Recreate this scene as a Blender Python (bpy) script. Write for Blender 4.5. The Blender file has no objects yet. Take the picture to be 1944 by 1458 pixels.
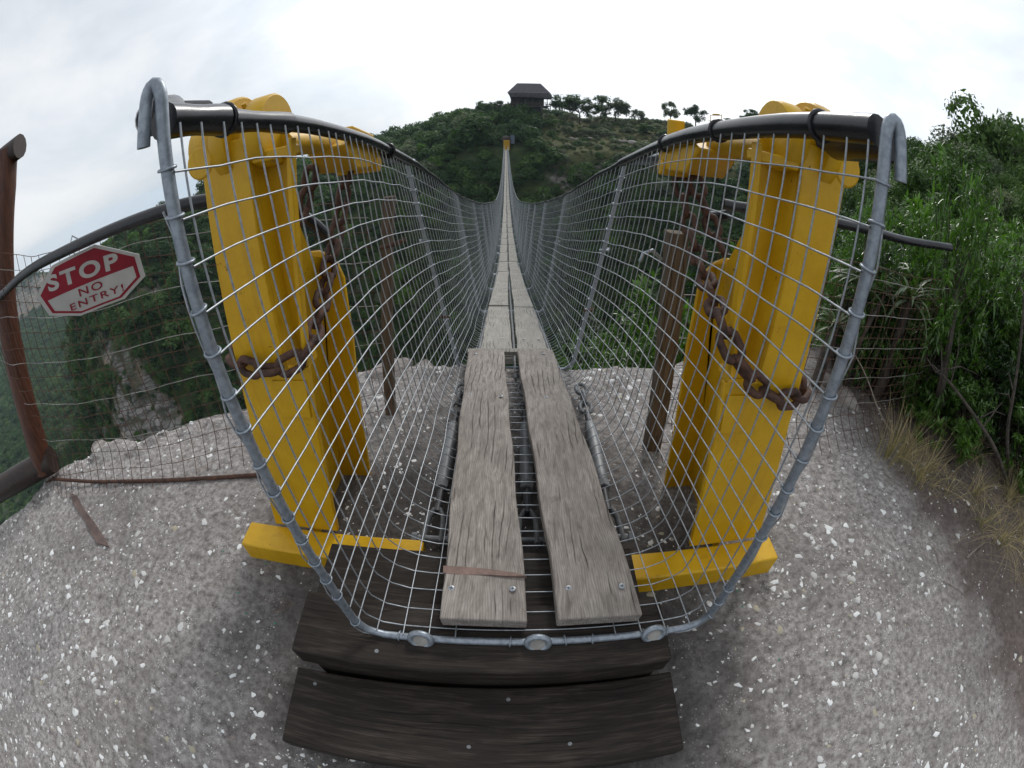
import bpy, math, random
import numpy as np
from mathutils import Vector, Matrix, Euler

random.seed(7)
rng = np.random.default_rng(7)
scene = bpy.context.scene
COL = scene.collection
R = math.radians

# ------------------------------------------------------------------ camera
CAM_Z = 1.5
PITCH = 33.0
cd = bpy.data.cameras.new('camera')
cd.type = 'PANO'
cd.sensor_fit = 'HORIZONTAL'
cd.sensor_width = 36.0
for holder in (cd, getattr(cd, 'cycles', None)):
    try:
        holder.panorama_type = 'FISHEYE_EQUISOLID'
        holder.fisheye_lens = 843.0 / 1944.0 * 36.0
        holder.fisheye_fov = R(200)
    except Exception:
        pass
cd.clip_start = 0.01
cd.clip_end = 9000
cam = bpy.data.objects.new('camera', cd)
COL.objects.link(cam)
cam.location = (0, 0, CAM_Z)
cam.rotation_euler = (R(90 - PITCH), 0, 0)
scene.camera = cam

# ------------------------------------------------------------------ world, sun, exposure
SUN_AZ, SUN_EL = R(18), R(38)          # azimuth to the right of the bridge axis
sun_dir = Vector((math.sin(SUN_AZ) * math.cos(SUN_EL), math.cos(SUN_AZ) * math.cos(SUN_EL), math.sin(SUN_EL)))
world = bpy.data.worlds.new('World')
scene.world = world
world.use_nodes = True
wn, wl = world.node_tree.nodes, world.node_tree.links
wn.clear()
wo = wn.new('ShaderNodeOutputWorld')
bg = wn.new('ShaderNodeBackground')
bg.inputs['Strength'].default_value = 0.1
sky = wn.new('ShaderNodeTexSky')
sky.sky_type = 'NISHITA'
sky.sun_disc = False
sky.sun_elevation = SUN_EL
sky.sun_rotation = SUN_AZ
sky.air_density = 1.0
sky.dust_density = 2.0
tc = wn.new('ShaderNodeTexCoord')
mp = wn.new('ShaderNodeMapping')
mp.inputs['Scale'].default_value = (1.0, 1.0, 1.7)
n1 = wn.new('ShaderNodeTexNoise')
n1.inputs['Scale'].default_value = 2.0
n1.inputs['Detail'].default_value = 7
n1.inputs['Roughness'].default_value = 0.55
n1.inputs['Distortion'].default_value = 0.4
ramp = wn.new('ShaderNodeValToRGB')
ramp.color_ramp.elements[0].position = 0.34
ramp.color_ramp.elements[0].color = (0.60, 0.67, 0.75, 1)
ramp.color_ramp.elements[1].position = 0.62
ramp.color_ramp.elements[1].color = (0.93, 0.95, 0.97, 1)
dot = wn.new('ShaderNodeVectorMath')
dot.operation = 'DOT_PRODUCT'
dot.inputs[1].default_value = sun_dir
glow = wn.new('ShaderNodeMapRange')      # cloud glows where the sun stands behind it
glow.interpolation_type = 'SMOOTHSTEP'
glow.inputs['From Min'].default_value = 0.5
glow.inputs['From Max'].default_value = 1.0
glow.inputs['To Min'].default_value = 8.6
glow.inputs['To Max'].default_value = 14.0
mul = wn.new('ShaderNodeVectorMath')
mul.operation = 'SCALE'
mix = wn.new('ShaderNodeMix')
mix.data_type = 'RGBA'
mix.inputs[0].default_value = 0.88
wl.new(tc.outputs['Generated'], mp.inputs['Vector'])
wl.new(mp.outputs['Vector'], n1.inputs['Vector'])
wl.new(n1.outputs['Fac'], ramp.inputs['Fac'])
wl.new(tc.outputs['Generated'], dot.inputs[0])
wl.new(dot.outputs['Value'], glow.inputs['Value'])
wl.new(ramp.outputs['Color'], mul.inputs[0])
wl.new(glow.outputs['Result'], mul.inputs['Scale'])
wl.new(sky.outputs['Color'], mix.inputs[6])
wl.new(mul.outputs['Vector'], mix.inputs[7])
wl.new(mix.outputs[2], bg.inputs['Color'])
wl.new(bg.outputs['Background'], wo.inputs['Surface'])

sd = bpy.data.lights.new('sun', 'SUN')
sd.energy = 1.45
sd.angle = R(14)
sd.color = (1.0, 0.965, 0.92)
sun = bpy.data.objects.new('sun', sd)
COL.objects.link(sun)
sun.rotation_euler = (-sun_dir).to_track_quat('-Z', 'Y').to_euler()

scene.view_settings.view_transform = 'Standard'
scene.view_settings.look = 'None'
scene.view_settings.exposure = 0.28
scene.view_settings.gamma = 1.0
scene.cycles.max_bounces = 8
scene.cycles.transparent_max_bounces = 8
scene.cycles.volume_bounces = 1
scene.cycles.use_denoising = True

# ------------------------------------------------------------------ photograph pixel -> direction (1944 x 1458 frame)
F_PX, SP, CP = 843.0, math.sin(R(PITCH)), math.cos(R(PITCH))
def ray(u, v):
    dx, dy = u - 972.0, v - 729.0
    r = math.hypot(dx, dy)
    th = 2 * math.asin(min(1, r / (2 * F_PX)))
    s = math.sin(th) / r if r > 1e-9 else 0
    x, d, z = dx * s, dy * s, math.cos(th)
    return Vector((x, z * CP - d * SP, -(z * SP + d * CP)))
def on_y(u, v, y):
    a = ray(u, v); t = y / a.y
    return Vector((a.x * t, y, CAM_Z + a.z * t))
def on_x(u, v, x):
    a = ray(u, v); t = x / a.x
    return Vector((x, a.y * t, CAM_Z + a.z * t))
def on_z(u, v, z):
    a = ray(u, v); t = (z - CAM_Z) / a.z
    return Vector((a.x * t, a.y * t, z))
def at_r(u, v, r):                       # at horizontal distance r
    a = ray(u, v); t = r / math.hypot(a.x, a.y)
    return Vector((a.x * t, a.y * t, CAM_Z + a.z * t))

# ------------------------------------------------------------------ mesh helpers
def world_loc(o):
    p = Vector((0, 0, 0))
    while o is not None:
        p += o.location
        o = o.parent
    return p

def tag(o, label=None, cat=None, group=None, kind=None):
    if label: o['label'] = label
    if cat: o['category'] = cat
    if group: o['group'] = group
    if kind: o['kind'] = kind
    return o

def thing(name, label, cat, loc=(0, 0, 0), group=None):
    o = bpy.data.objects.new(name, None)
    o.empty_display_size = 0.1
    COL.objects.link(o)
    o.location = loc
    return tag(o, label, cat, group)

def np_object(name, V, Fq, mat, parent=None, smooth=False):
    """V (n,3) array in world space, Fq (m,k) index array or list of tuples"""
    me = bpy.data.meshes.new(name)
    V = np.asarray(V, dtype=np.float64)
    if parent is not None:
        V = V - np.array(world_loc(parent))
    if isinstance(Fq, np.ndarray):
        k = Fq.shape[1]
        me.vertices.add(len(V))
        me.vertices.foreach_set('co', V.astype(np.float32).ravel())
        me.loops.add(Fq.size)
        me.loops.foreach_set('vertex_index', Fq.astype(np.int32).ravel())
        me.polygons.add(len(Fq))
        me.polygons.foreach_set('loop_start', np.arange(0, Fq.size, k, dtype=np.int32))
        me.polygons.foreach_set('loop_total', np.full(len(Fq), k, dtype=np.int32))
        me.update(calc_edges=True)
        me.validate()
    else:
        me.from_pydata([tuple(v) for v in V], [], Fq)
        me.update()
    if smooth:
        me.polygons.foreach_set('use_smooth', [True] * len(me.polygons))
    if mat is not None:
        me.materials.append(mat)
    o = bpy.data.objects.new(name, me)
    COL.objects.link(o)
    if parent is not None:
        o.parent = parent
    return o

class MB:
    def __init__(self):
        self.v, self.f = [], []
    def add(self, vs, fs):
        b = len(self.v)
        self.v += [tuple(p) for p in vs]
        self.f += [tuple(i + b for i in f) for f in fs]
        return self
    def box(self, c, s, rot=None):
        hx, hy, hz = s[0] / 2, s[1] / 2, s[2] / 2
        vs = [Vector((x, y, z)) for x in (-hx, hx) for y in (-hy, hy) for z in (-hz, hz)]
        if rot is not None:
            vs = [rot @ p for p in vs]
        vs = [p + Vector(c) for p in vs]
        return self.add(vs, [(0, 1, 3, 2), (4, 6, 7, 5), (0, 4, 5, 1), (2, 3, 7, 6), (0, 2, 6, 4), (1, 5, 7, 3)])
    def hexa(self, p):                   # 8 corners: bottom 4 then top 4, same winding
        return self.add(p, [(3, 2, 1, 0), (4, 5, 6, 7), (0, 1, 5, 4), (1, 2, 6, 5), (2, 3, 7, 6), (3, 0, 4, 7)])
    def prism(self, poly, off):          # polygon in 3D extruded by an offset vector
        n = len(poly)
        off = Vector(off)
        a = [Vector(p) for p in poly]
        vs = a + [p + off for p in a]
        fs = [tuple(range(n - 1, -1, -1)), tuple(range(n, 2 * n))]
        fs += [(i, (i + 1) % n, n + (i + 1) % n, n + i) for i in range(n)]
        return self.add(vs, fs)
    def tube(self, pts, r, n=8, caps=True, closed=False, flat=None):
        P = [Vector(p) for p in pts]
        m = len(P)
        rs = r if isinstance(r, (list, tuple)) else [r] * m
        up = None
        vs, fs = [], []
        for i, p in enumerate(P):
            if closed:
                t = P[(i + 1) % m] - P[i - 1]
            else:
                t = P[min(i + 1, m - 1)] - P[max(i - 1, 0)]
            t.normalize()
            if up is None:
                up = Vector((0, 0, 1)) if abs(t.z) < 0.9 else Vector((0, 1, 0))
            up = up - t * up.dot(t)
            up.normalize()
            s = t.cross(up)
            for k in range(n):
                a = 2 * math.pi * k / n
                vs.append(p + up * (math.cos(a) * rs[i]) + s * (math.sin(a) * rs[i] * (flat or 1)))
        for i in range(m if closed else m - 1):
            j = (i + 1) % m
            for k in range(n):
                k2 = (k + 1) % n
                fs.append((i * n + k, j * n + k, j * n + k2, i * n + k2))
        if caps and not closed:
            fs.append(tuple(range(n)))
            fs.append(tuple((m - 1) * n + k for k in range(n - 1, -1, -1)))
        return self.add(vs, fs)
    def cyl(self, a, b, r, n=14, r2=None):
        return self.tube([a, b], [r, r if r2 is None else r2], n)
    def build(self, name, mat, parent=None, smooth=False, bevel=0, seg=2):
        o = np_object(name, np.array(self.v, dtype=float).reshape(-1, 3), self.f, mat, parent, smooth)
        if bevel:
            md = o.modifiers.new('bevel', 'BEVEL')
            md.width = bevel
            md.segments = seg
            md.limit_method = 'ANGLE'
            md.angle_limit = R(40)
        if smooth or bevel:
            smooth_angle(o.data)
        return o

def smooth_angle(me, ang=45):
    try:
        me.polygons.foreach_set('use_smooth', [True] * len(me.polygons))
        me.set_sharp_from_angle(angle=R(ang))
    except Exception:
        pass

def tubes(P, r, sides, ref):
    """P (N,M,3) polylines -> verts and quads of N tubes; ref (3,) or (N,M,3) frame hint"""
    P = np.asarray(P, float)
    N, M, _ = P.shape
    T = np.empty_like(P)
    T[:, 1:-1] = P[:, 2:] - P[:, :-2]
    T[:, 0] = P[:, 1] - P[:, 0]
    T[:, -1] = P[:, -1] - P[:, -2]
    T /= np.linalg.norm(T, axis=2, keepdims=True) + 1e-12
    U = np.broadcast_to(np.asarray(ref, float), P.shape)
    U = U - T * np.sum(U * T, axis=2, keepdims=True)
    U = U / (np.linalg.norm(U, axis=2, keepdims=True) + 1e-12)
    S = np.cross(T, U)
    a = np.arange(sides) * 2 * np.pi / sides
    rr = np.asarray(r, float)
    if rr.ndim == 0:
        rr = np.full((N, M), float(rr))
    elif rr.ndim == 1:
        rr = np.repeat(rr[:, None], M, 1)
    V = P[:, :, None, :] + rr[:, :, None, None] * (U[:, :, None, :] * np.cos(a)[None, None, :, None] + S[:, :, None, :] * np.sin(a)[None, None, :, None])
    idx = np.arange(N * M * sides).reshape(N, M, sides)
    A = idx[:, :-1, :]
    B = idx[:, 1:, :]
    Q = np.stack([A, B, np.roll(B, -1, 2), np.roll(A, -1, 2)], -1).reshape(-1, 4)
    return V.reshape(-1, 3), Q

def join(parts):
    Vs, Fs, b = [], [], 0
    for V, Fq in parts:
        Vs.append(V); Fs.append(Fq + b); b += len(V)
    return np.concatenate(Vs), np.concatenate(Fs)

def vnoise(x, y, s=1.0, seed=0, octaves=4):
    """smooth value noise on arrays, about -1..1"""
    x = np.asarray(x, float) * s
    y = np.asarray(y, float) * s
    out = np.zeros(np.broadcast(x, y).shape)
    amp, tot = 1.0, 0.0
    for o in range(octaves):
        xi, yi = np.floor(x).astype(np.int64), np.floor(y).astype(np.int64)
        fx, fy = x - xi, y - yi
        fx, fy = fx * fx * (3 - 2 * fx), fy * fy * (3 - 2 * fy)
        def h(i, j):
            n = (i * 374761393 + j * 668265263 + (seed + o * 17) * 974634777) & 0x7fffffff
            n = ((n ^ (n >> 13)) * 1274126177) & 0x7fffffff
            return ((n ^ (n >> 16)) & 0xffff) / 32767.5 - 1
        v = (h(xi, yi) * (1 - fx) + h(xi + 1, yi) * fx) * (1 - fy) + (h(xi, yi + 1) * (1 - fx) + h(xi + 1, yi + 1) * fx) * fy
        out += v * amp
        tot += amp
        amp *= 0.5
        x, y = x * 2.03, y * 2.03
    return out / tot

def hermite(xs, ys):
    xs, ys = np.array(xs, float), np.array(ys, float)
    d = np.gradient(ys, xs)
    def f(x):
        x = np.clip(np.asarray(x, float), xs[0], xs[-1])
        i = np.clip(np.searchsorted(xs, x) - 1, 0, len(xs) - 2)
        h = xs[i + 1] - xs[i]
        t = (x - xs[i]) / h
        return (2*t**3-3*t**2+1)*ys[i] + (t**3-2*t**2+t)*h*d[i] + (-2*t**3+3*t**2)*ys[i+1] + (t**3-t**2)*h*d[i+1]
    return f

# ------------------------------------------------------------------ materials
class NT:
    def __init__(self, name):
        self.m = bpy.data.materials.new(name)
        self.m.use_nodes = True
        self.t = self.m.node_tree
        self.b = self.t.nodes['Principled BSDF']
        self.out = self.t.nodes['Material Output']
        self._c = None
    def n(self, kind, **kw):
        nd = self.t.nodes.new(kind)
        for k, v in kw.items():
            if hasattr(nd, k) and k not in nd.inputs:
                setattr(nd, k, v)
            else:
                nd.inputs[k].default_value = v
        return nd
    def l(self, a, b):
        self.t.links.new(a, b)
    def coord(self, scale=(1, 1, 1), random_shift=False, kind='Object'):
        c = self.n('ShaderNodeTexCoord')
        m = self.n('ShaderNodeMapping')
        m.inputs['Scale'].default_value = scale
        self.l(c.outputs[kind], m.inputs['Vector'])
        if random_shift:
            oi = self.n('ShaderNodeObjectInfo')
            mu = self.n('ShaderNodeMath', operation='MULTIPLY')
            mu.inputs[1].default_value = 57.0
            self.l(oi.outputs['Random'], mu.inputs[0])
            cb = self.n('ShaderNodeCombineXYZ')
            for k in range(3):
                self.l(mu.outputs[0], cb.inputs[k])
            self.l(cb.outputs[0], m.inputs['Location'])
        return m.outputs['Vector']
    def noise(self, vec, scale, detail=4, rough=0.55, dist=0.0):
        nd = self.n('ShaderNodeTexNoise')
        nd.inputs['Scale'].default_value = scale
        nd.inputs['Detail'].default_value = detail
        nd.inputs['Roughness'].default_value = rough
        nd.inputs['Distortion'].default_value = dist
        if vec is not None:
            self.l(vec, nd.inputs['Vector'])
        return nd.outputs['Fac']
    def ramp(self, fac, stops, interp='LINEAR'):
        nd = self.n('ShaderNodeValToRGB')
        cr = nd.color_ramp
        cr.interpolation = interp
        while len(cr.elements) < len(stops):
            cr.elements.new(0.5)
        for e, (p, c) in zip(cr.elements, stops):
            e.position = p
            e.color = (c[0], c[1], c[2], 1) if hasattr(c, '__len__') else (c, c, c, 1)
        self.l(fac, nd.inputs['Fac'])
        return nd.outputs['Color']
    def mix(self, fac, a, b, blend='MIX'):
        nd = self.n('ShaderNodeMix')
        nd.data_type = 'RGBA'
        nd.blend_type = blend
        for sock, v in ((nd.inputs[0], fac), (nd.inputs[6], a), (nd.inputs[7], b)):
            if isinstance(v, (int, float)):
                sock.default_value = v if sock.type == 'VALUE' else (v, v, v, 1)
            elif isinstance(v, (tuple, list)):
                sock.default_value = (v[0], v[1], v[2], 1)
            else:
                self.l(v, sock)
        return nd.outputs[2]
    def math(self, op, a, b=None, clamp=False):
        nd = self.n('ShaderNodeMath', operation=op)
        nd.use_clamp = clamp
        for i, v in enumerate((a, b)):
            if v is None:
                continue
            if isinstance(v, (int, float)):
                nd.inputs[i].default_value = v
            else:
                self.l(v, nd.inputs[i])
        return nd.outputs[0]
    def bump(self, h, strength=0.3, dist=0.01, prev=None):
        nd = self.n('ShaderNodeBump')
        nd.inputs['Strength'].default_value = strength
        nd.inputs['Distance'].default_value = dist
        self.l(h, nd.inputs['Height'])
        if prev is not None:
            self.l(prev, nd.inputs['Normal'])
        self.l(nd.outputs['Normal'], self.b.inputs['Normal'])
        return nd.outputs['Normal']
    def done(self, color=None, rough=None, metal=None, spec=None):
        for k, v in (('Base Color', color), ('Roughness', rough), ('Metallic', metal), ('Specular IOR Level', spec)):
            if v is None:
                continue
            s = self.b.inputs[k]
            if isinstance(v, (int, float)):
                s.default_value = v
            elif isinstance(v, (tuple, list)):
                s.default_value = (v[0], v[1], v[2], 1)
            else:
                self.l(v, s)
        return self.m

M = {}
def mat_yellow():
    t = NT('yellow_paint')
    c = t.coord()
    n = t.noise(c, 7, 6, 0.65)
    col = t.ramp(n, [(0.28, (0.485, 0.265, 0.004)), (0.62, (0.575, 0.335, 0.007)), (0.8, (0.62, 0.375, 0.015))])
    # runs of grime down the plates
    run = t.noise(t.coord((1, 1, 0.09)), 26, 4, 0.6)
    col = t.mix(t.math('MULTIPLY', t.ramp(run, [(0.54, 0), (0.78, 1)]), 0.32), col, (0.27, 0.13, 0.012))
    # chips and rust spots
    chip = t.noise(c, 46, 4, 0.65)
    big = t.noise(c, 3.1, 3)
    msk = t.math('MULTIPLY', t.ramp(chip, [(0.66, 0), (0.70, 1)]), t.ramp(big, [(0.48, 0), (0.60, 1)]))
    col = t.mix(msk, col, (0.085, 0.038, 0.014))
    halo = t.math('MULTIPLY', t.ramp(t.noise(c, 11, 4, 0.6), [(0.64, 0), (0.76, 0.8)]), t.ramp(t.noise(c, 2.3, 2), [(0.5, 0), (0.62, 1)]))
    col = t.mix(halo, col, (0.30, 0.115, 0.015))
    b = t.bump(t.noise(c, 22, 4, 0.6), 0.25, 0.006)
    t.bump(t.noise(c, 85, 4, 0.6), 0.22, 0.004, b)
    rg = t.ramp(n, [(0.3, 0.32), (0.7, 0.5)])
    return t.done(col, rg, 0, 0.38)
def mat_galv(name='galvanised_steel', base=(0.29, 0.325, 0.365), var=(0.19, 0.215, 0.25)):
    t = NT(name)
    c = t.coord()
    n = t.noise(c, 70, 4, 0.65)
    col = t.ramp(n, [(0.35, var), (0.6, base)])
    t.bump(t.noise(c, 160, 3), 0.12, 0.002)
    return t.done(col, 0.42, 0.55, 0.5)
def mat_simple(name, a, b, scale=12, rough=0.7, metal=0, bump=0.2, bscale=60, bdist=0.004, spec=0.4):
    t = NT(name)
    c = t.coord(random_shift=True)
    col = t.ramp(t.noise(c, scale, 5, 0.6), [(0.32, a), (0.68, b)])
    if bump:
        t.bump(t.noise(c, bscale, 5, 0.6), bump, bdist)
    return t.done(col, rough, metal, spec)
def mat_wood(name, dark, mid, light, crack=(0.02, 0.017, 0.014), axis='Y', rough=0.85, crack_amt=1.0, red=False, spec=0.25):
    t = NT(name)
    def sc(across, along):
        return {'Y': (across, along, across), 'X': (along, across, across), 'Z': (across, across, along)}[axis]
    c1 = t.coord(sc(1, 0.10), True)
    c2 = t.coord(sc(1, 0.045), True)
    c3 = t.coord(sc(1, 1), True)
    grain = t.noise(c1, 55, 5, 0.65, 0.6)
    broad = t.noise(c3, 3.2, 4, 0.6)
    col = t.ramp(grain, [(0.28, dark), (0.5, mid), (0.72, light)])
    col = t.mix(t.ramp(broad, [(0.35, 0.0), (0.7, 0.55)]), col, dark)
    fine = t.noise(c1, 190, 3, 0.6, 0.3)
    col = t.mix(t.ramp(fine, [(0.5, 0.0), (0.75, 0.35)]), col, dark)
    # splits follow the grain: wandering lines along the board
    sx = t.n('ShaderNodeSeparateXYZ')
    t.l(c3, sx.inputs[0])
    across = sx.outputs['X' if axis == 'Y' else 'Y']
    if axis == 'Z':
        across = t.math('ADD', sx.outputs['X'], sx.outputs['Y'])
    wander = t.noise(t.coord(sc(1, 0.30), True), 4.5, 3, 0.5, 0.15)
    nz = t.math('ADD', t.math('MULTIPLY', across, 34.0), t.math('MULTIPLY', wander, 4.2))
    band = t.math('ABSOLUTE', t.math('SUBTRACT', t.math('FRACT', nz), 0.5))
    ck = t.ramp(band, [(0.012, 1), (0.045, 0)])
    ring = t.math('ABSOLUTE', t.math('SUBTRACT', t.math('FRACT', t.math('MULTIPLY', nz, 4.0)), 0.5))
    col = t.mix(t.ramp(ring, [(0.05, 0.45), (0.35, 0.0)]), col, dark)
    where = t.ramp(t.noise(t.coord(sc(1, 0.4), True), 7, 2), [(0.50, 0), (0.58, 1)])
    ck = t.math('MULTIPLY', t.math('MULTIPLY', ck, where), crack_amt)
    col = t.mix(ck, col, crack)
    b1 = t.bump(t.math('MULTIPLY', ck, -1.0), 0.9, 0.006)
    t.bump(grain, 0.35, 0.003, b1)
    return t.done(col, rough, 0, spec)
def mat_leaf(name, a, b, rough=0.45, trans=0.35, spec=0.4, objrand=0.5):
    t = NT(name)
    g = t.n('ShaderNodeNewGeometry')
    oi = t.n('ShaderNodeObjectInfo')
    f = t.math('ADD', t.math('MULTIPLY', g.outputs['Random Per Island'], 1 - objrand), t.math('MULTIPLY', oi.outputs['Random'], objrand))
    col = t.ramp(f, [(0.1, a), (0.9, b)])
    t.done(col, rough, 0, spec)
    tr = t.n('ShaderNodeBsdfTranslucent')
    t.l(t.mix(1.0, col, (1.0, 1.25, 0.45), 'MULTIPLY'), tr.inputs['Color'])
    mx = t.n('ShaderNodeMixShader')
    mx.inputs[0].default_value = trans
    t.l(t.b.outputs[0], mx.inputs[1])
    t.l(tr.outputs[0], mx.inputs[2])
    t.l(mx.outputs[0], t.out.inputs['Surface'])
    return t.m
def mat_rock_ground():
    t = NT('conglomerate_rock')
    c = t.coord()
    n1 = t.noise(c, 1.1, 5, 0.6)
    n2 = t.noise(c, 27, 9, 0.74)
    n3 = t.noise(c, 150, 5, 0.72)
    col = t.ramp(n2, [(0.32, (0.085, 0.077, 0.072)), (0.47, (0.235, 0.216, 0.205)), (0.64, (0.43, 0.407, 0.393))])
    col = t.mix(t.ramp(n1, [(0.36, 0.50), (0.54, 0.0)]), col, (0.125, 0.112, 0.105), 'MIX')
    col = t.mix(t.ramp(n3, [(0.55, 0.0), (0.72, 0.55)]), col, (0.42, 0.39, 0.375))
    col = t.mix(t.ramp(n3, [(0.28, 0.55), (0.42, 0.0)]), col, (0.04, 0.035, 0.032))
    # pale lichen flecks
    vo = t.n('ShaderNodeTexVoronoi', feature='F1')
    vo.inputs['Scale'].default_value = 75
    t.l(t.coord(), vo.inputs['Vector'])
    fl = t.math('MULTIPLY', t.ramp(vo.outputs['Distance'], [(0.18, 1), (0.30, 0)]), t.ramp(t.noise(c, 9, 3), [(0.5, 0), (0.62, 1)]))
    col = t.mix(fl, col, (0.55, 0.55, 0.54))
    # trodden dark grime around the steps
    sep = t.n('ShaderNodeSeparateXYZ')
    t.l(c, sep.inputs[0])
    gx = t.math('ADD', sep.outputs[0], 0.1)
    gy = t.math('SUBTRACT', sep.outputs[1], 0.75)
    d = t.math('SQRT', t.math('ADD', t.math('MULTIPLY', gx, gx), t.math('MULTIPLY', t.math('MULTIPLY', gy, gy), 0.75)))
    d = t.math('ADD', d, t.math('MULTIPLY', t.noise(c, 3.5, 5, 0.6), 0.9))
    grime = t.ramp(t.math('MULTIPLY', d, 0.5), [(0.56, 0.95), (0.84, 0.0)])
    col = t.mix(grime, col, t.mix(0.55, t.mix(1.0, col, (0.34, 0.33, 0.33), 'MULTIPLY'), (0.05, 0.047, 0.045)))
    # red brown earth to the right
    e = t.math('ADD', sep.outputs[0], t.math('MULTIPLY', t.math('SUBTRACT', t.noise(c, 2.6, 6, 0.65), 0.5), 1.3))
    e = t.math('ADD', e, t.math('MULTIPLY', t.math('ABSOLUTE', t.math('SUBTRACT', sep.outputs[1], 0.3)), -0.10))
    earth = t.ramp(t.math('MULTIPLY', e, 0.25), [(0.545, 0.0), (0.64, 0.92)])
    ec = t.ramp(t.noise(c, 26, 6, 0.7), [(0.3, (0.062, 0.048, 0.043)), (0.55, (0.128, 0.100, 0.090)), (0.8, (0.21, 0.18, 0.165))])
    col = t.mix(earth, col, ec)
    # orange iron stains by the rim
    col = t.mix(t.math('MULTIPLY', t.ramp(t.noise(c, 2.4, 4), [(0.66, 0), (0.76, 0.6)]), t.ramp(n2, [(0.4, 0), (0.6, 1)])), col, (0.28, 0.14, 0.06))
    b = t.bump(n2, 0.7, 0.02)
    t.bump(n3, 0.7, 0.006, b)
    return t.done(col, 0.92, 0, 0.2)
def mat_terrain():
    t = NT('gorge_soil_and_rock')
    g = t.n('ShaderNodeNewGeometry')
    sep = t.n('ShaderNodeSeparateXYZ')
    t.l(g.outputs['True Normal'], sep.inputs[0])
    c = t.coord()
    strata = t.coord((0.25, 0.25, 1.6))
    rock = t.ramp(t.noise(strata, 0.35, 8, 0.7), [(0.3, (0.07, 0.063, 0.056)), (0.46, (0.19, 0.172, 0.155)), (0.56, (0.29, 0.27, 0.25)), (0.75, (0.40, 0.375, 0.35))])
    vo = t.n('ShaderNodeTexVoronoi', feature='DISTANCE_TO_EDGE')
    vo.inputs['Scale'].default_value = 0.42
    wv = t.n('ShaderNodeVectorMath', operation='ADD')
    t.l(t.coord((0.8, 0.8, 1.5)), wv.inputs[0])
    nzc = t.n('ShaderNodeTexNoise')
    nzc.inputs['Scale'].default_value = 0.5
    t.l(c, nzc.inputs['Vector'])
    t.l(nzc.outputs['Color'], wv.inputs[1])
    t.l(wv.outputs[0], vo.inputs['Vector'])
    rock = t.mix(t.ramp(vo.outputs['Distance'], [(0.0, 0.85), (0.12, 0.0)]), rock, (0.05, 0.047, 0.04))
    rock = t.mix(t.ramp(t.noise(c, 0.22, 4, 0.6), [(0.5, 0), (0.6, 0.75)]), rock, (0.06, 0.068, 0.035))
    rock = t.mix(t.ramp(t.noise(c, 0.12, 3), [(0.5, 0), (0.66, 0.5)]), rock, (0.36, 0.25, 0.16))
    green = t.ramp(t.noise(c, 0.4, 6, 0.7), [(0.3, (0.018, 0.030, 0.012)), (0.6, (0.05, 0.07, 0.025)), (0.8, (0.09, 0.10, 0.04))])
    at = t.n('ShaderNodeAttribute', attribute_name='grass')
    gr = t.ramp(t.noise(c, 0.9, 6, 0.7), [(0.25, (0.045, 0.06, 0.022)), (0.5, (0.10, 0.105, 0.05)), (0.75, (0.19, 0.165, 0.095))])
    soil = t.mix(at.outputs['Fac'], green, gr)
    at2 = t.n('ShaderNodeAttribute', attribute_name='rock')
    col = t.mix(at2.outputs['Fac'], soil, rock)
    t.bump(t.noise(strata, 0.6, 8, 0.7), 0.8, 1.2)
    return t.done(col, 0.95, 0, 0.1)

M['yellow'] = mat_yellow()
M['galv'] = mat_galv()
M['galv_light'] = mat_galv('pale_galvanised_steel', (0.42, 0.46, 0.52), (0.30, 0.335, 0.38))
M['wire'] = mat_galv('galvanised_wire', (0.38, 0.405, 0.43), (0.27, 0.29, 0.315))
M['steel'] = mat_simple('grey_painted_steel', (0.11, 0.115, 0.12), (0.20, 0.21, 0.215), 20, 0.5, 0.2, 0.15)
M['dark_steel'] = mat_simple('dark_greasy_steel', (0.025, 0.027, 0.03), (0.07, 0.07, 0.075), 20, 0.5, 0.3, 0.15)
M['hose'] = mat_simple('black_plastic_hose', (0.008, 0.008, 0.010), (0.020, 0.020, 0.024), 9, 0.27, 0, 0.12, 22, 0.006, 0.42)
M['rust'] = mat_simple('rusty_iron', (0.028, 0.016, 0.013), (0.115, 0.055, 0.036), 30, 0.75, 0.1, 0.5, 90, 0.004)
M['rust_wire'] = mat_simple('rusty_wire', (0.045, 0.022, 0.014), (0.12, 0.06, 0.04), 14, 0.8, 0.1, 0)
M['plank'] = mat_wood('weathered_deck_plank', (0.125, 0.108, 0.095), (0.295, 0.265, 0.238), (0.43, 0.395, 0.36))
M['plank_pale'] = mat_wood('sun_bleached_deck_plank', (0.19, 0.178, 0.155), (0.30, 0.285, 0.255), (0.40, 0.385, 0.345))
M['step'] = mat_wood('dark_tarred_timber', (0.0095, 0.0072, 0.0058), (0.026, 0.020, 0.016), (0.070, 0.055, 0.045), (0.006, 0.005, 0.005), 'X', 0.70, 0.5, False, 0.22)
M['post_wood'] = mat_wood('old_fence_post_wood', (0.06, 0.043, 0.03), (0.13, 0.098, 0.07), (0.21, 0.165, 0.125), axis='Z')
M['red_wood'] = mat_wood('red_brown_stained_timber', (0.030, 0.010, 0.005), (0.090, 0.028, 0.012), (0.155, 0.055, 0.026), (0.012, 0.005, 0.003), 'Z', 0.5, 0.8, False, 0.4)
M['dark_wood'] = mat_wood('dark_stained_rail', (0.010, 0.006, 0.005), (0.030, 0.016, 0.012), (0.06, 0.03, 0.02), (0.005, 0.004, 0.003), 'X', 0.5, 0.6, False, 0.4)
M['chip'] = mat_simple('fresh_red_wood', (0.12, 0.080, 0.066), (0.21, 0.14, 0.118), 40, 0.8)
M['rock'] = mat_rock_ground()
M['terrain'] = mat_terrain()
M['boulder'] = mat_simple('pale_rim_rock', (0.12, 0.10, 0.09), (0.36, 0.33, 0.31), 7, 0.9, 0, 0.9, 22, 0.03, 0.2)
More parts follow.
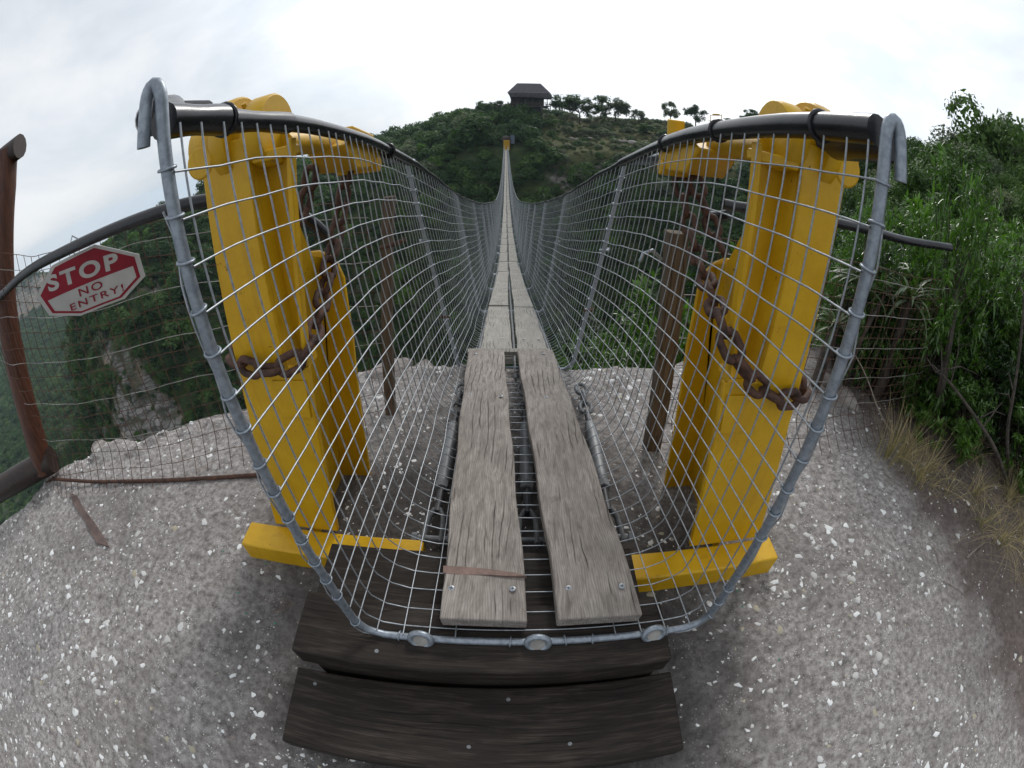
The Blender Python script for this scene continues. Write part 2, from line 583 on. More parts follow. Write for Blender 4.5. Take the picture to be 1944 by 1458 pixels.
def mat_pebble(name, stops):
    t = NT(name)
    g_ = t.n('ShaderNodeNewGeometry')
    oi = t.n('ShaderNodeObjectInfo')
    f = t.math('FRACT', t.math('ADD', g_.outputs['Random Per Island'], oi.outputs['Random']))
    c = t.coord()
    col = t.mix(t.ramp(t.noise(c, 90, 3), [(0.45, 0.0), (0.75, 0.4)]), t.ramp(f, stops), (0.30, 0.28, 0.26))
    t.bump(t.noise(c, 140, 3), 0.4, 0.004)
    return t.done(col, 0.85, 0, 0.25)
M['pebble'] = mat_pebble('white_quartz_pebble', [(0.0, (0.30, 0.285, 0.265)), (0.2, (0.44, 0.43, 0.41)), (0.5, (0.60, 0.60, 0.59)), (1.0, (0.76, 0.77, 0.76))])
M['pebble_tan'] = mat_simple('tan_pebble', (0.26, 0.24, 0.18), (0.42, 0.38, 0.29), 60, 0.8, 0, 0.4, 130, 0.004, 0.3)
M['green_glass'] = mat_simple('green_paint_chip', (0.02, 0.16, 0.09), (0.03, 0.22, 0.13), 60, 0.5)
M['concrete'] = mat_simple('rough_concrete', (0.20, 0.19, 0.17), (0.34, 0.32, 0.30), 14, 0.9, 0, 0.6, 50, 0.01)
M['sign_white'] = mat_simple('sign_white', (0.38, 0.375, 0.36), (0.47, 0.465, 0.445), 5, 0.45, 0, 0)
M['sign_red'] = mat_simple('sign_red', (0.19, 0.006, 0.018), (0.25, 0.009, 0.024), 5, 0.4, 0, 0)
M['leaf_near'] = mat_leaf('glossy_green_leaf', (0.034, 0.088, 0.016), (0.125, 0.235, 0.036), 0.30, 0.32, 0.6, 0.45)
M['leaf_dark'] = mat_leaf('dark_green_leaf', (0.016, 0.040, 0.012), (0.045, 0.088, 0.022), 0.35, 0.25, 0.5, 0.35)
M['leaf_bright'] = mat_leaf('fresh_green_leaf', (0.055, 0.125, 0.020), (0.11, 0.21, 0.040), 0.4, 0.4, 0.5, 0.3)
M['leaf_aloe'] = mat_leaf('grey_green_strap_leaf', (0.045, 0.078, 0.032), (0.10, 0.135, 0.062), 0.45, 0.15, 0.4, 0.3)
M['f1'] = mat_leaf('forest_dark_foliage', (0.016, 0.044, 0.012), (0.050, 0.100, 0.022), 0.6, 0.25, 0.2, 0.6)
M['f2'] = mat_leaf('forest_mid_foliage', (0.034, 0.075, 0.018), (0.085, 0.150, 0.034), 0.6, 0.25, 0.2, 0.6)
M['f3'] = mat_leaf('forest_grey_foliage', (0.060, 0.084, 0.046), (0.145, 0.17, 0.095), 0.6, 0.25, 0.2, 0.6)
M['f4'] = mat_leaf('forest_bright_foliage', (0.055, 0.125, 0.018), (0.115, 0.210, 0.034), 0.6, 0.3, 0.2, 0.6)
M['scrub'] = mat_leaf('dry_scrub_foliage', (0.085, 0.095, 0.045), (0.17, 0.16, 0.085), 0.7, 0.25, 0.1, 0.6)
M['bark'] = mat_simple('grey_bark', (0.022, 0.018, 0.014), (0.080, 0.066, 0.055), 18, 0.9, 0, 0.5, 40, 0.01)
M['twig'] = mat_simple('bleached_dead_twig', (0.14, 0.115, 0.095), (0.26, 0.225, 0.19), 18, 0.9, 0, 0)
M['straw'] = mat_leaf('dry_straw_grass', (0.30, 0.235, 0.13), (0.52, 0.42, 0.26), 0.7, 0.3, 0.15, 0.2)
M['grass_green'] = mat_leaf('olive_grass', (0.13, 0.14, 0.045), (0.26, 0.23, 0.10), 0.6, 0.3, 0.2, 0.2)
M['roof'] = mat_simple('dark_purple_grey_roof', (0.085, 0.075, 0.088), (0.13, 0.118, 0.130), 0.8, 0.7, 0, 0)
M['hut_wood'] = mat_simple('dark_hut_timber', (0.035, 0.028, 0.025), (0.075, 0.062, 0.055), 0.9, 0.8, 0, 0)
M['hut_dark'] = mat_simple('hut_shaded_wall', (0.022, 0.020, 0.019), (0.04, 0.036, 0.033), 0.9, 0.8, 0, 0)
M['stone'] = mat_simple('retaining_wall_stone', (0.13, 0.105, 0.095), (0.30, 0.26, 0.24), 0.9, 0.9, 0, 0.5, 3, 0.1)
M['tarp'] = mat_simple('blue_grey_sheet', (0.06, 0.08, 0.11), (0.09, 0.115, 0.15), 1, 0.6, 0, 0)
M['white_paint'] = mat_simple('white_painted_board', (0.6, 0.6, 0.6), (0.75, 0.75, 0.75), 1, 0.6, 0, 0)

# ================================================================== SETTING
# ------------------------------------------------------------------ rock ledge we stand on
RIM = np.array([(-7, -14), (-5.2, -5), (-4.5, -1.5), (-4.05, 0.05), (-3.84, 0.455), (-3.52, 0.74), (-3.35, 1.12), (-3.18, 1.33), (-2.83, 1.58),
                (-2.6, 1.62), (-2.32, 1.82), (-2.03, 1.96), (-1.84, 2.05), (-1.35, 2.36), (-0.92, 2.56), (-0.36, 2.57), (0.455, 2.58),
                (1.0, 2.62), (1.6, 2.75), (2.3, 2.85), (3.0, 3.0), (4.0, 3.4), (5.5, 4.2), (8, 5.2), (14, 7), (14, -14)], float)
def rim_signed(x, y):
    """negative inside the ledge outline, positive outside"""
    x, y = np.asarray(x, float), np.asarray(y, float)
    d = np.full(x.shape, 1e9)
    inside = np.zeros(x.shape, bool)
    n = len(RIM)
    for i in range(n):
        a, b = RIM[i], RIM[(i + 1) % n]
        ab = b - a
        t = np.clip(((x - a[0]) * ab[0] + (y - a[1]) * ab[1]) / (ab @ ab), 0, 1)
        d = np.minimum(d, np.hypot(x - a[0] - t * ab[0], y - a[1] - t * ab[1]))
        c = (a[1] > y) != (b[1] > y)
        with np.errstate(divide='ignore', invalid='ignore'):
            xi = (b[0] - a[0]) * (y - a[1]) / (b[1] - a[1]) + a[0]
        inside ^= c & (x < xi)
    return np.where(inside, -d, d)
def ground_z(x, y):
    x, y = np.asarray(x, float), np.asarray(y, float)
    z = 0.016 * vnoise(x, y, 1.3, 1) + 0.011 * vnoise(x, y, 6, 2) + 0.006 * vnoise(x, y, 22, 3, 3)
    z = z - 0.03 * np.clip(y - 1.2, 0, 2)                                   # falls a little to the rim
    z = z + 0.10 * np.clip(x - 2.4, 0, 9) * (1 / (1 + 0.15 * np.clip(x - 2.4, 0, 9)))
    z = z - 0.02 * np.clip(-x - 2.6, 0, 3)
    s = rim_signed(x, y) + 0.10 * vnoise(x, y, 2.1, 5) + 0.035 * vnoise(x, y, 9, 6)
    z = z + 0.045 * np.clip(1 - np.abs(s + 0.12) / 0.16, 0, 1) * (vnoise(x, y, 2.8, 8) > 0.0) * (x < 2.2)   # raised blocks along the rim
    o = np.clip(s, 0, None)
    step = np.floor(o / 0.13 + 0.4 * vnoise(x, y, 1.7, 9)) * 0.30
    return z - np.where(o > 0, np.clip(o * 5.2 + 0.6 * np.clip(step, 0, None), 0, 45), 0)
def gz(x, y):
    return float(ground_z(np.array([x]), np.array([y]))[0])

def graded(lo, a, b, hi, fine, coarse):
    out = list(np.arange(a, b, fine))
    v, s = b, fine
    while v < hi:
        out.append(v); s = min(s * 1.18, coarse); v += s
    v, s = a, fine
    while v > lo:
        s = min(s * 1.18, coarse); v -= s; out.append(v)
    return np.array(sorted(out))
gx = graded(-9, -4.3, 3.4, 13, 0.03, 0.6)
gy = graded(-12, -1.0, 2.95, 9, 0.03, 0.6)
GX, GY = np.meshgrid(gx, gy)
GZ = ground_z(GX, GY)
nx, ny = len(gx), len(gy)
idx = np.arange(nx * ny).reshape(ny, nx)
Q = np.stack([idx[:-1, :-1], idx[:-1, 1:], idx[1:, 1:], idx[1:, :-1]], -1).reshape(-1, 4)
ground = np_object('rock_ground', np.stack([GX, GY, GZ], -1).reshape(-1, 3), Q, M['rock'], None, True)
tag(ground, 'grey conglomerate rock ledge speckled with white pebbles under the bridge end', 'ground', kind='structure')

# ------------------------------------------------------------------ gorge, far bank, hills (lofted profiles: distance, height)
PROF = {
 -125: [(6, -3), (15, -30), (60, -90), (150, -110), (200, -108), (250, -105), (300, -105), (400, -105), (600, -100), (850, -85), (900, -30), (4000, -160)],
 -75:  [(4.2, -3), (10, -34), (50, -95), (150, -125), (200, -125), (250, -125), (300, -122), (400, -115), (600, -105), (850, -88), (900, -34), (4000, -170)],
 -64:  [(3.8, -3), (10, -34), (50, -92), (110, -82), (130, -72), (150, -66), (165, -66), (230, -120), (600, -108), (850, -92), (900, -30), (4000, -160)],
 -61:  [(3.6, -3), (10, -34), (50, -88), (106, -76), (122, -46), (138, -32), (158, -28), (230, -115), (600, -108), (850, -92), (900, -52), (4000, -250)],
 -57:  [(3.3, -3), (10, -34), (50, -82), (104, -72), (116, -34), (138, -22), (165, -17), (240, -90), (600, -100), (850, -90), (900, -62), (4000, -290)],
 -53:  [(3.0, -3), (10, -34), (50, -76), (102, -66), (115, -28), (142, -15), (175, -11.5), (260, -45), (600, -90), (850, -110), (900, -110), (4000, -480)],
 -45:  [(2.9, -3), (10, -34), (45, -68), (96, -60), (118, -22), (145, -11), (180, -8), (300, -30), (600, -80), (850, -110), (900, -110), (4000, -480)],
 -27:  [(2.9, -3), (10, -32), (40, -62), (98, -56), (116, -22), (135, -9), (175, -4.5), (300, -18), (600, -60), (850, -90), (900, -90), (4000, -400)],
 -15:  [(2.8, -3), (10, -30), (40, -60), (97, -56), (116, -22), (130, -6), (170, -1.2), (300, -5), (600, -30), (850, -40), (900, -40), (4000, -60)],
 -8:   [(2.8, -3), (10, -28), (40, -60), (97, -56), (116, -20), (130, -4), (170, 7.4), (300, 0), (600, -30), (850, -40), (900, -40), (4000, -60)],
 -4:   [(2.8, -3), (10, -27), (40, -60), (97, -56), (116, -18), (127, -3.5), (170, 9.2), (300, 0), (600, -30), (850, -40), (900, -40), (4000, -60)],
 0:    [(2.8, -4), (10, -26), (40, -60), (97, -56), (114, -22), (124, -4.2), (152, 6.2), (190, 6.6), (600, -30), (850, -40), (900, -40), (4000, -60)],
 5:    [(2.9, -3.4), (9, -14), (42, -60), (97, -56), (114, -24), (125, -5), (152, 6.2), (190, 6.6), (600, -30), (850, -40), (900, -40), (4000, -60)],
 8:    [(3.0, -2.4), (8, -6.5), (42, -60), (97, -56), (114, -24), (126, -5), (168, 7.0), (240, 6), (600, -30), (850, -40), (900, -40), (4000, -60)],
 15:   [(3.1, -2.2), (8, -5.5), (50, -57), (97, -54), (114, -22), (128, -4), (168, 7.2), (240, 6), (600, -30), (850, -40), (900, -40), (4000, -60)],
 28:   [(3.4, -2.2), (9, -5.2), (58, -52), (95, -48), (116, -16), (132, -3), (168, 9.8), (240, 8), (600, -30), (850, -40), (900, -40), (4000, -60)],
 36:   [(3.9, -2.2), (9, -5.0), (46, -36), (80, -30), (100, -8), (120, 3), (150, 12.5), (220, 12), (600, 5), (850, 0), (900, 0), (4000, -40)],
 44:   [(4.3, -1.9), (9, -3.0), (24, -9), (46, -7), (62, -1), (80, 4), (105, 10.5), (170, 13), (600, 12), (850, 10), (900, 10), (4000, 0)],
 50:   [(4.7, -1.4), (8, -0.9), (12, -0.1), (20, 1.2), (34, 3.0), (52, 5.4), (78, 8.4), (130, 12), (600, 14), (850, 12), (900, 12), (4000, 5)],
 55:   [(5.0, -1.0), (8, -0.4), (12, 0.4), (19, 1.9), (32, 3.6), (48, 6.0), (70, 8.0), (120, 11), (600, 14), (850, 12), (900, 12), (4000, 5)],
 60:   [(5.2, -0.8), (8, -0.1), (12, 0.8), (19, 2.8), (32, 5.2), (48, 9.6), (70, 13.6), (120, 18), (600, 20), (850, 15), (900, 15), (4000, 5)],
 67:   [(5.5, -0.7), (8, 0.1), (12, 1.2), (19, 3.3), (32, 6.6), (48, 12.2), (70, 17.2), (120, 22), (600, 24), (850, 20), (900, 20), (4000, 5)],
 125:  [(7, -0.7), (10, 0.1), (14, 1.2), (21, 3.3), (34, 7.4), (50, 12.6), (72, 18.8), (120, 25), (600, 28), (850, 20), (900, 20), (4000, 5)],
}
AZ = np.array(sorted(PROF), float)
PR = np.array([PROF[int(a)] for a in AZ], float)          # (A,K,2)
azs = np.arange(-120, 120.01, 0.5)
K = PR.shape[1]
prof = np.stack([[np.interp(azs, AZ, PR[:, k, c]) for c in (0, 1)] for k in range(K)])   # (K,2,N)
kern = np.array([1, 2, 3, 2, 1], float); kern /= kern.sum()
pad = np.pad(prof, ((0, 0), (0, 0), (2, 2)), 'edge')
prof = sum(kern[i] * pad[:, :, i:i + len(azs)] for i in range(5))
rows_s = []
for k in range(K - 1):
    sub = [6, 10, 14, 16, 16, 18, 10, 10, 10, 10, 4][k]
    rows_s += list(k + np.arange(sub) / sub)
rows_s.append(K - 1)
rows_s = np.array(rows_s)
k0 = np.minimum(rows_s.astype(int), K - 2)
fr = (rows_s - k0)[:, None]
LR = prof[k0, 0] * (1 - fr) + prof[k0 + 1, 0] * fr
LZ = prof[k0, 1] * (1 - fr) + prof[k0 + 1, 1] * fr
LA = np.broadcast_to(np.radians(azs)[None, :], LR.shape)
LX, LY = LR * np.sin(LA), LR * np.cos(LA)
amp = np.clip((LR - 12) / 100, 0, 1) * np.clip(1.3 - LR / 700, 0.2, 1)
LZ = LZ + amp * (3.2 * vnoise(LX, LY, 1 / 26, 21) + 1.0 * vnoise(LX, LY, 1 / 7, 22))
# ledges of bare rock: push cliff rows in and out with a blocky noise
nA, nS = len(azs), len(rows_s)
idx = np.arange(nA * nS).reshape(nS, nA)
TQ = np.stack([idx[:-1, :-1], idx[:-1, 1:], idx[1:, 1:], idx[1:, :-1]], -1).reshape(-1, 4)
azd = np.degrees(LA)
sS = np.broadcast_to(rows_s[:, None], LR.shape)
def smooth_box(v, a, b, w):
    return np.clip((v - a) / w + 0.5, 0, 1) * np.clip((b - v) / w + 0.5, 0, 1)
rockmask = smooth_box(azd, -62.5, -47, 2.0) * smooth_box(sS, 2.95, 4.35, 0.25) * (vnoise(LX + 0.4 * LZ, LY, 1 / 9, 31) > 0.04)
rockmask = np.maximum(rockmask, smooth_box(sS, 9.05, 9.9, 0.1) * (azd < -50))
rockmask = np.maximum(rockmask, smooth_box(azd, 4, 13, 3) * smooth_box(sS, 4.35, 4.85, 0.2) * (vnoise(LX, LZ, 1 / 6, 33) > 0.18) * 0.8)
blocky = np.round(vnoise(LX * 1.0, LZ * 2.0, 1 / 9, 34) * 4) / 4
LX = LX + rockmask * blocky * 4.0 * np.sin(LA)
LY = LY + rockmask * blocky * 4.0 * np.cos(LA)
grassmask = smooth_box(azd, 4.0, 34, 3) * smooth_box(sS, 4.9, 6.7, 0.35)
TV = np.stack([LX, LY, LZ], -1).reshape(-1, 3)
terrain = np_object('gorge_hillside', TV, TQ, M['terrain'], None, True)
tag(terrain, 'steep wooded gorge sides and hills across and beside the bridge', 'hillside', kind='structure')
for nm, arr in (('grass', grassmask), ('rock', rockmask)):
    a = terrain.data.attributes.new(nm, 'FLOAT', 'POINT')
    a.data.foreach_set('value', arr.astype(np.float32).ravel())
def terrain_z(x, y):
    """height of the lofted ground under a point (nearest lattice cell, bilinear in azimuth and row)"""
    az, r = math.degrees(math.atan2(x, y)), math.hypot(x, y)
    j = int(np.clip(round((az + 120) / 0.5), 0, nA - 1))
    rr = np.hypot(LX[:, j], LY[:, j])
    i = int(np.argmin(np.abs(rr - r)))
    i0 = max(0, min(nS - 2, i if rr[i] <= r else i - 1))
    t = (r - rr[i0]) / (rr[i0 + 1] - rr[i0] + 1e-9)
    return float(LZ[i0, j] * (1 - t) + LZ[i0 + 1, j] * t)

# ------------------------------------------------------------------ foliage building blocks
def leaf_cloud(n_lobes, n_leaf, size, seed, flat=0.8, outer=0.55, squash=1.0, lobe_r=(0.35, 0.6)):
    """leaf-sized bent quads spread over lobes of a crown of about unit radius; returns V,F"""
    g = np.random.default_rng(seed)
    cen = g.normal(size=(n_lobes, 3))
    cen /= np.linalg.norm(cen, axis=1, keepdims=True)
    cen *= g.uniform(0.15, 0.72, (n_lobes, 1))
    cen[:, 2] *= flat
    rad = g.uniform(lobe_r[0], lobe_r[1], n_lobes)
    w = rad ** 2
    li = g.choice(n_lobes, n_leaf, p=w / w.sum())
    d = g.normal(size=(n_leaf, 3))
    d[:, 2] += 0.25
    d /= np.linalg.norm(d, axis=1, keepdims=True)
    p = cen[li] + d * (rad[li] * g.uniform(outer, 1.08, n_leaf))[:, None] * np.array([1, 1, flat])
    nrm = d + g.normal(size=(n_leaf, 3)) * 0.55
    nrm[:, 2] += 0.35
    nrm /= np.linalg.norm(nrm, axis=1, keepdims=True)
    t = np.cross(nrm, g.normal(size=(n_leaf, 3)))
    t /= np.linalg.norm(t, axis=1, keepdims=True) + 1e-9
    b = np.cross(nrm, t)
    s = size * g.uniform(0.55, 1.4, n_leaf)[:, None]
    v0 = p - t * s
    v1 = p - b * s * 0.5 - nrm * s * 0.12 + t * s * 0.1
    v2 = p + t * s
    v3 = p + b * s * 0.5 - nrm * s * 0.12 + t * s * 0.1
    V = np.stack([v0, v1, v2, v3], 1).reshape(-1, 3)
    V[:, 2] *= squash
    Fq = np.arange(n_leaf * 4).reshape(-1, 4)
    return V, Fq

def make_proto_mesh(name, V, Fq, mat):
    o = np_object(name, V, Fq, mat)
    COL.objects.unlink(o)
    return o

proto = bpy.data.collections.new('foliage_clumps')
protos = []
k = 0
for mat, cnt in (('f1', 2), ('f2', 2), ('f3', 1), ('f4', 1)):
    for _ in range(cnt):                                             # 0..5 coarse, for the far banks
        V, Fq = leaf_cloud(9, 1300, 0.105, 100 + k, 0.75)
        protos.append(make_proto_mesh('a%02d_clump' % k, V, Fq, M[mat])); k += 1
V, Fq = leaf_cloud(6, 500, 0.085, 180, 0.6)
protos.append(make_proto_mesh('a%02d_clump' % k, V, Fq, M['scrub'])); k += 1   # 6 scrub
for mat in ('f1', 'f2', 'f2', 'f3', 'leaf_near'):                    # 7..11 fine, for the right-hand hill
    V, Fq = leaf_cloud(14, 7000, 0.042, 200 + k, 0.8, 0.6, 1.0, (0.28, 0.5))
    protos.append(make_proto_mesh('a%02d_clump' % k, V, Fq, M[mat])); k += 1
for o in protos:
    proto.objects.link(o)

def scatter_object(name, P, idxs, scl, rot, label, cat):
    me = bpy.data.meshes.new(name)
    me.vertices.add(len(P))
    me.vertices.foreach_set('co', np.asarray(P, np.float32).ravel())
    for nm, ty, dat in (('pick', 'INT', idxs), ('size', 'FLOAT_VECTOR', scl), ('turn', 'FLOAT_VECTOR', rot)):
        a = me.attributes.new(nm, ty, 'POINT')
        if ty == 'INT':
            a.data.foreach_set('value', np.asarray(dat, np.int32))
        else:
            a.data.foreach_set('vector', np.asarray(dat, np.float32).ravel())
    me.update()
    o = bpy.data.objects.new(name, me)
    COL.objects.link(o)
    ng = bpy.data.node_groups.new(name, 'GeometryNodeTree')
    ng.interface.new_socket('Geometry', in_out='INPUT', socket_type='NodeSocketGeometry')
    ng.interface.new_socket('Geometry', in_out='OUTPUT', socket_type='NodeSocketGeometry')
    N = ng.nodes
    gi, go = N.new('NodeGroupInput'), N.new('NodeGroupOutput')
    ip = N.new('GeometryNodeInstanceOnPoints')
    ci = N.new('GeometryNodeCollectionInfo')
    ci.inputs['Collection'].default_value = proto
    ci.inputs['Separate Children'].default_value = True
    ci.inputs['Reset Children'].default_value = True
    ip.inputs['Pick Instance'].default_value = True
    def attr(nm, ty):
        a = N.new('GeometryNodeInputNamedAttribute')
        a.data_type = ty
        a.inputs['Name'].default_value = nm
        return a.outputs['Attribute']
    L = ng.links
    L.new(gi.outputs[0], ip.inputs['Points'])
    L.new(ci.outputs[0], ip.inputs['Instance'])
    L.new(attr('pick', 'INT'), ip.inputs['Instance Index'])
    L.new(attr('turn', 'FLOAT_VECTOR'), ip.inputs['Rotation'])
    L.new(attr('size', 'FLOAT_VECTOR'), ip.inputs['Scale'])
    L.new(ip.outputs[0], go.inputs[0])
    md = o.modifiers.new('scatter', 'NODES')
    md.node_group = ng
    return tag(o, label, cat, kind='stuff')

# sample the terrain by area, density falling with distance
c = TV[TQ]
area = 0.5 * np.linalg.norm(np.cross(c[:, 2] - c[:, 0], c[:, 3] - c[:, 1]), axis=1)
cen = c.mean(1)
cr = np.hypot(cen[:, 0], cen[:, 1])
caz = np.degrees(np.arctan2(cen[:, 0], cen[:, 1]))
cs = sS.ravel()[TQ].mean(1)
cg = grassmask.ravel()[TQ].mean(1)
crk = rockmask.ravel()[TQ].mean(1)
def scatter(sel, spacing, n_cap, g):
    w = area / spacing ** 2 * sel
    n = int(min(w.sum(), n_cap))
    f = g.choice(len(w), n, p=w / w.sum())
    a, b = g.random((2, n, 1))
    P = (c[f, 0] * (1 - a) + c[f, 1] * a) * (1 - b) + (c[f, 3] * (1 - a) + c[f, 2] * a) * b
    return P, f
g = np.random.default_rng(5)
# far banks
sel = ((cr > 40) & (cr < 330) & (caz > -82) & (caz < 47) & (cs < 7.4)).astype(float)
sel *= np.clip(1 - 1.25 * cg, 0, 1) * np.clip(1 - 0.78 * crk, 0.03, 1)
sel *= ~((np.abs(caz + 0.6) < 1.1) & (cen[:, 2] > -9) & (cr < 128))         # keep the bridge head clear
sp_d = np.clip(cr / 70, 0.9, 2.4)
P, f = scatter(sel / sp_d ** 2, 1.45, 26000, g)
n = len(P)
big = np.clip(np.hypot(P[:, 0], P[:, 1]) / 70, 0.9, 2.4)
s = big * g.lognormal(0.12, 0.34, n) * 1.05
s *= np.where(crk[f] > 0.3, 0.5, 1)
P[:, 2] += s * 0.45
patch = vnoise(P[:, 0] + P[:, 2], P[:, 1], 1 / 16, 41) + g.normal(0, 0.35, n)
pick = np.select([patch < -0.35, patch < 0.05, patch < 0.32, patch < 0.60, patch < 0.9], [0, 1, 2, 3, 4], 5)
scl = np.stack([s * g.uniform(0.85, 1.2, n), s * g.uniform(0.85, 1.2, n), s * g.uniform(0.75, 1.25, n)], 1)
rot = np.stack([g.normal(0, 0.15, n), g.normal(0, 0.15, n), g.uniform(0, 6.28, n)], 1)
scatter_object('far_bank_forest', P, pick, scl, rot, 'dense dark green forest covering the far bank of the gorge', 'forest')
# valley floor and distant slopes on the left
sel = ((cr >= 230) & (cr < 1000) & (caz < -40) & (caz > -95)).astype(float) * np.clip(1 - crk, 0.05, 1)
P, f = scatter(sel, 6.0, 12000, g)
n = len(P)
s = g.lognormal(1.45, 0.3, n)
P[:, 2] += s * 0.3
scl = np.stack([s, s, s * 0.7], 1)
rot = np.stack([np.zeros(n), np.zeros(n), g.uniform(0, 6.28, n)], 1)
scatter_object('valley_forest', P, g.choice([0, 1, 2, 3], n), scl, rot, 'distant forest on the hazy valley slopes beyond the cliff', 'forest')
# dry scrub on the grassy top right of the lookout
sel = ((caz > 3) & (caz < 36) & (cr > 112) & (cr < 200)).astype(float) * cg
P, f = scatter(sel, 1.5, 4600, g)
n = len(P)
s = g.lognormal(-0.35, 0.4, n)
P[:, 2] += s * 0.25
u = g.random(n)
pick = np.where(u < 0.70, 6, np.where(u < 0.86, 3, np.where(u < 0.95, 4, 2)))
s = np.where(u > 0.86, s * 2.1, s)
scl = np.stack([s, s, s * 0.8], 1)
rot = np.stack([np.zeros(n), np.zeros(n), g.uniform(0, 6.28, n)], 1)
scatter_object('hilltop_scrub', P, pick, scl, rot, 'dry olive scrub and bushes on the grassy hilltop beside the lookout', 'scrub')
# right-hand hill, nearer: finer leaves
sel = ((caz > 41) & (caz < 100) & (cr > 8.5) & (cr < 112)).astype(float)
sp_d = np.clip(cr / 22, 0.55, 2.2)
P, f = scatter(sel / sp_d ** 2, 1.25, 9000, g)
n = len(P)
s = np.clip(np.hypot(P[:, 0], P[:, 1]) / 22, 0.6, 2.2) * g.lognormal(-0.06, 0.42, n)
P[:, 2] += s * 0.4
patch = vnoise(P[:, 0], P[:, 1], 1 / 7, 44) + g.normal(0, 0.35, n)
pick = np.select([patch < -0.3, patch < 0.15, patch < 0.4, patch < 0.75], [7, 8, 9, 10], 11)
scl = np.stack([s, s, s * g.uniform(0.8, 1.3, n)], 1)
rot = np.stack([g.normal(0, 0.2, n), g.normal(0, 0.2, n), g.uniform(0, 6.28, n)], 1)
scatter_object('hillside_thicket', P, pick, scl, rot, 'green thicket climbing the near hill on the fence side', 'thicket')
# shelf just under the rim, right of the bridge, falling into the gorge
sel = ((caz > 3) & (caz < 48) & (cr > 6.0) & (cr <= 60) & (cs < 2.4)).astype(float)
sp_d = np.clip(cr / 18, 0.5, 2.6)
P, f = scatter(sel / sp_d ** 2, 1.1, 5000, g)
n = len(P)
s = np.clip(np.hypot(P[:, 0], P[:, 1]) / 18, 0.5, 2.6) * g.lognormal(0.0, 0.25, n)
P[:, 2] += s * 0.4
scl = np.stack([s, s, s], 1)
rot = np.stack([g.normal(0, 0.2, n), g.normal(0, 0.2, n), g.uniform(0, 6.28, n)], 1)
pick = g.choice([7, 7, 8, 9, 10], n)
scatter_object('rim_thicket', P, pick, scl, rot, 'green thicket falling away below the rim beside the bridge', 'thicket')
# left of the bridge, below the rim
sel = ((caz > -84) & (caz <= 3) & (cr > 5.0) & (cr <= 45)).astype(float)
P, f = scatter(sel, 2.0, 4000, g)
n = len(P)
s = g.lognormal(0.35, 0.25, n)
P[:, 2] += s * 0.1
scl = np.stack([s, s, s], 1)
rot = np.stack([g.normal(0, 0.2, n), g.normal(0, 0.2, n), g.uniform(0, 6.28, n)], 1)
scatter_object('gorge_forest', P, g.choice([0, 1, 2, 3], n), scl, rot, 'dark forest deep in the gorge under the bridge', 'forest')

# ================================================================== TIMBER STEPS
st = thing('timber_steps', 'two dark tarred timber steps leading up to the bridge deck', 'steps', (-0.1, 0.45, 0))
def beam(x0, x1, y0, y1, z0, z1, skew=0.0):
    return [(x0, y0, z0), (x1, y0 + skew, z0), (x1, y1 + skew, z0), (x0, y1, z0), (x0, y0, z1), (x1, y0 + skew, z1), (x1, y1 + skew, z1), (x0, y1, z1)]
MB().hexa(beam(-0.655, 0.456, 0.405, 0.635, 0.205, 0.300, 0.012)).build('tread', M['step'], st, bevel=0.007)
MB().hexa(beam(-0.655, 0.415, 0.655, 0.885, 0.145, 0.238, 0.005)).build('tread', M['step'], st, bevel=0.006)
MB().hexa(beam(-0.695, 0.500, 0.108, 0.400, 0.080, 0.150, 0.025)).build('tread', M['step'], st, bevel=0.007)
MB().hexa(beam(-0.62, 0.44, 0.42, 0.60, 0.0, 0.204, 0.01)).build('riser', M['step'], st, bevel=0.004)
MB().hexa(beam(-0.655, 0.46, 0.135, 0.40, -0.02, 0.079, 0.02)).build('riser', M['step'], st, bevel=0.004)
for (u, v, z) in [(598, 1298, 0.150), (890, 1418, 0.150), (1082, 1412, 0.150), (965, 1328, 0.150), (715, 1236, 0.300)]:
    p = on_z(u, v, z)
    MB().cyl(p - Vector((0, 0, 0.004)), p + Vector((0, 0, 0.0012)), 0.0065, 10).build('screw', M['steel'], st)

# ================================================================== SUSPENSION BRIDGE
bridge = thing('suspension_bridge', 'long narrow suspension footbridge with plank deck and wire mesh sides', 'bridge', (0.06, 0.5, 0.3))
BX, BY, BZ = bridge.location
deck_z = hermite([0.513, 2.55, 4.8, 7.2, 9.6, 12.3, 14.4, 20, 34, 53, 82, 105, 124], [0.318, -0.03, -0.60, -1.20, -1.73, -2.27, -2.60, -3.40, -4.55, -5.02, -4.55, -4.02, -3.6])
rail_z = hermite([0.3, 0.7, 0.92, 1.3, 2.2, 4.29, 6.88, 9.5, 13, 20, 34, 53, 82, 105, 124], [1.628, 1.602, 1.585, 1.545, 1.375, 0.88, 0.37, -0.10, -0.66, -1.72, -3.05, -3.6, -3.2, -2.7, -2.3])
def cxf(y):
    return 0.055 - 0.0134 * y
stations = [dict(y=0.513, lean=0.0, wt=0.512, wb=0.492, rc=0.075)]
for k in range(53):
    y = 2.55 + 2.27 * k
    stations.append(dict(y=y, lean=0.32 * (1 - y / 61.0), wt=0.535, wb=0.375, rc=0.09))
for i, s_ in enumerate(stations):
    s_['cx'] = 0.068 if i == 0 else cxf(s_['y'])
    s_['ct'] = 0.030 if i == 0 else cxf(s_['y'])
    s_['zb'] = float(deck_z(s_['y']))
    s_['yt'] = s_['y'] - s_['lean']
    s_['zt'] = float(rail_z(s_['yt'])) - 0.005

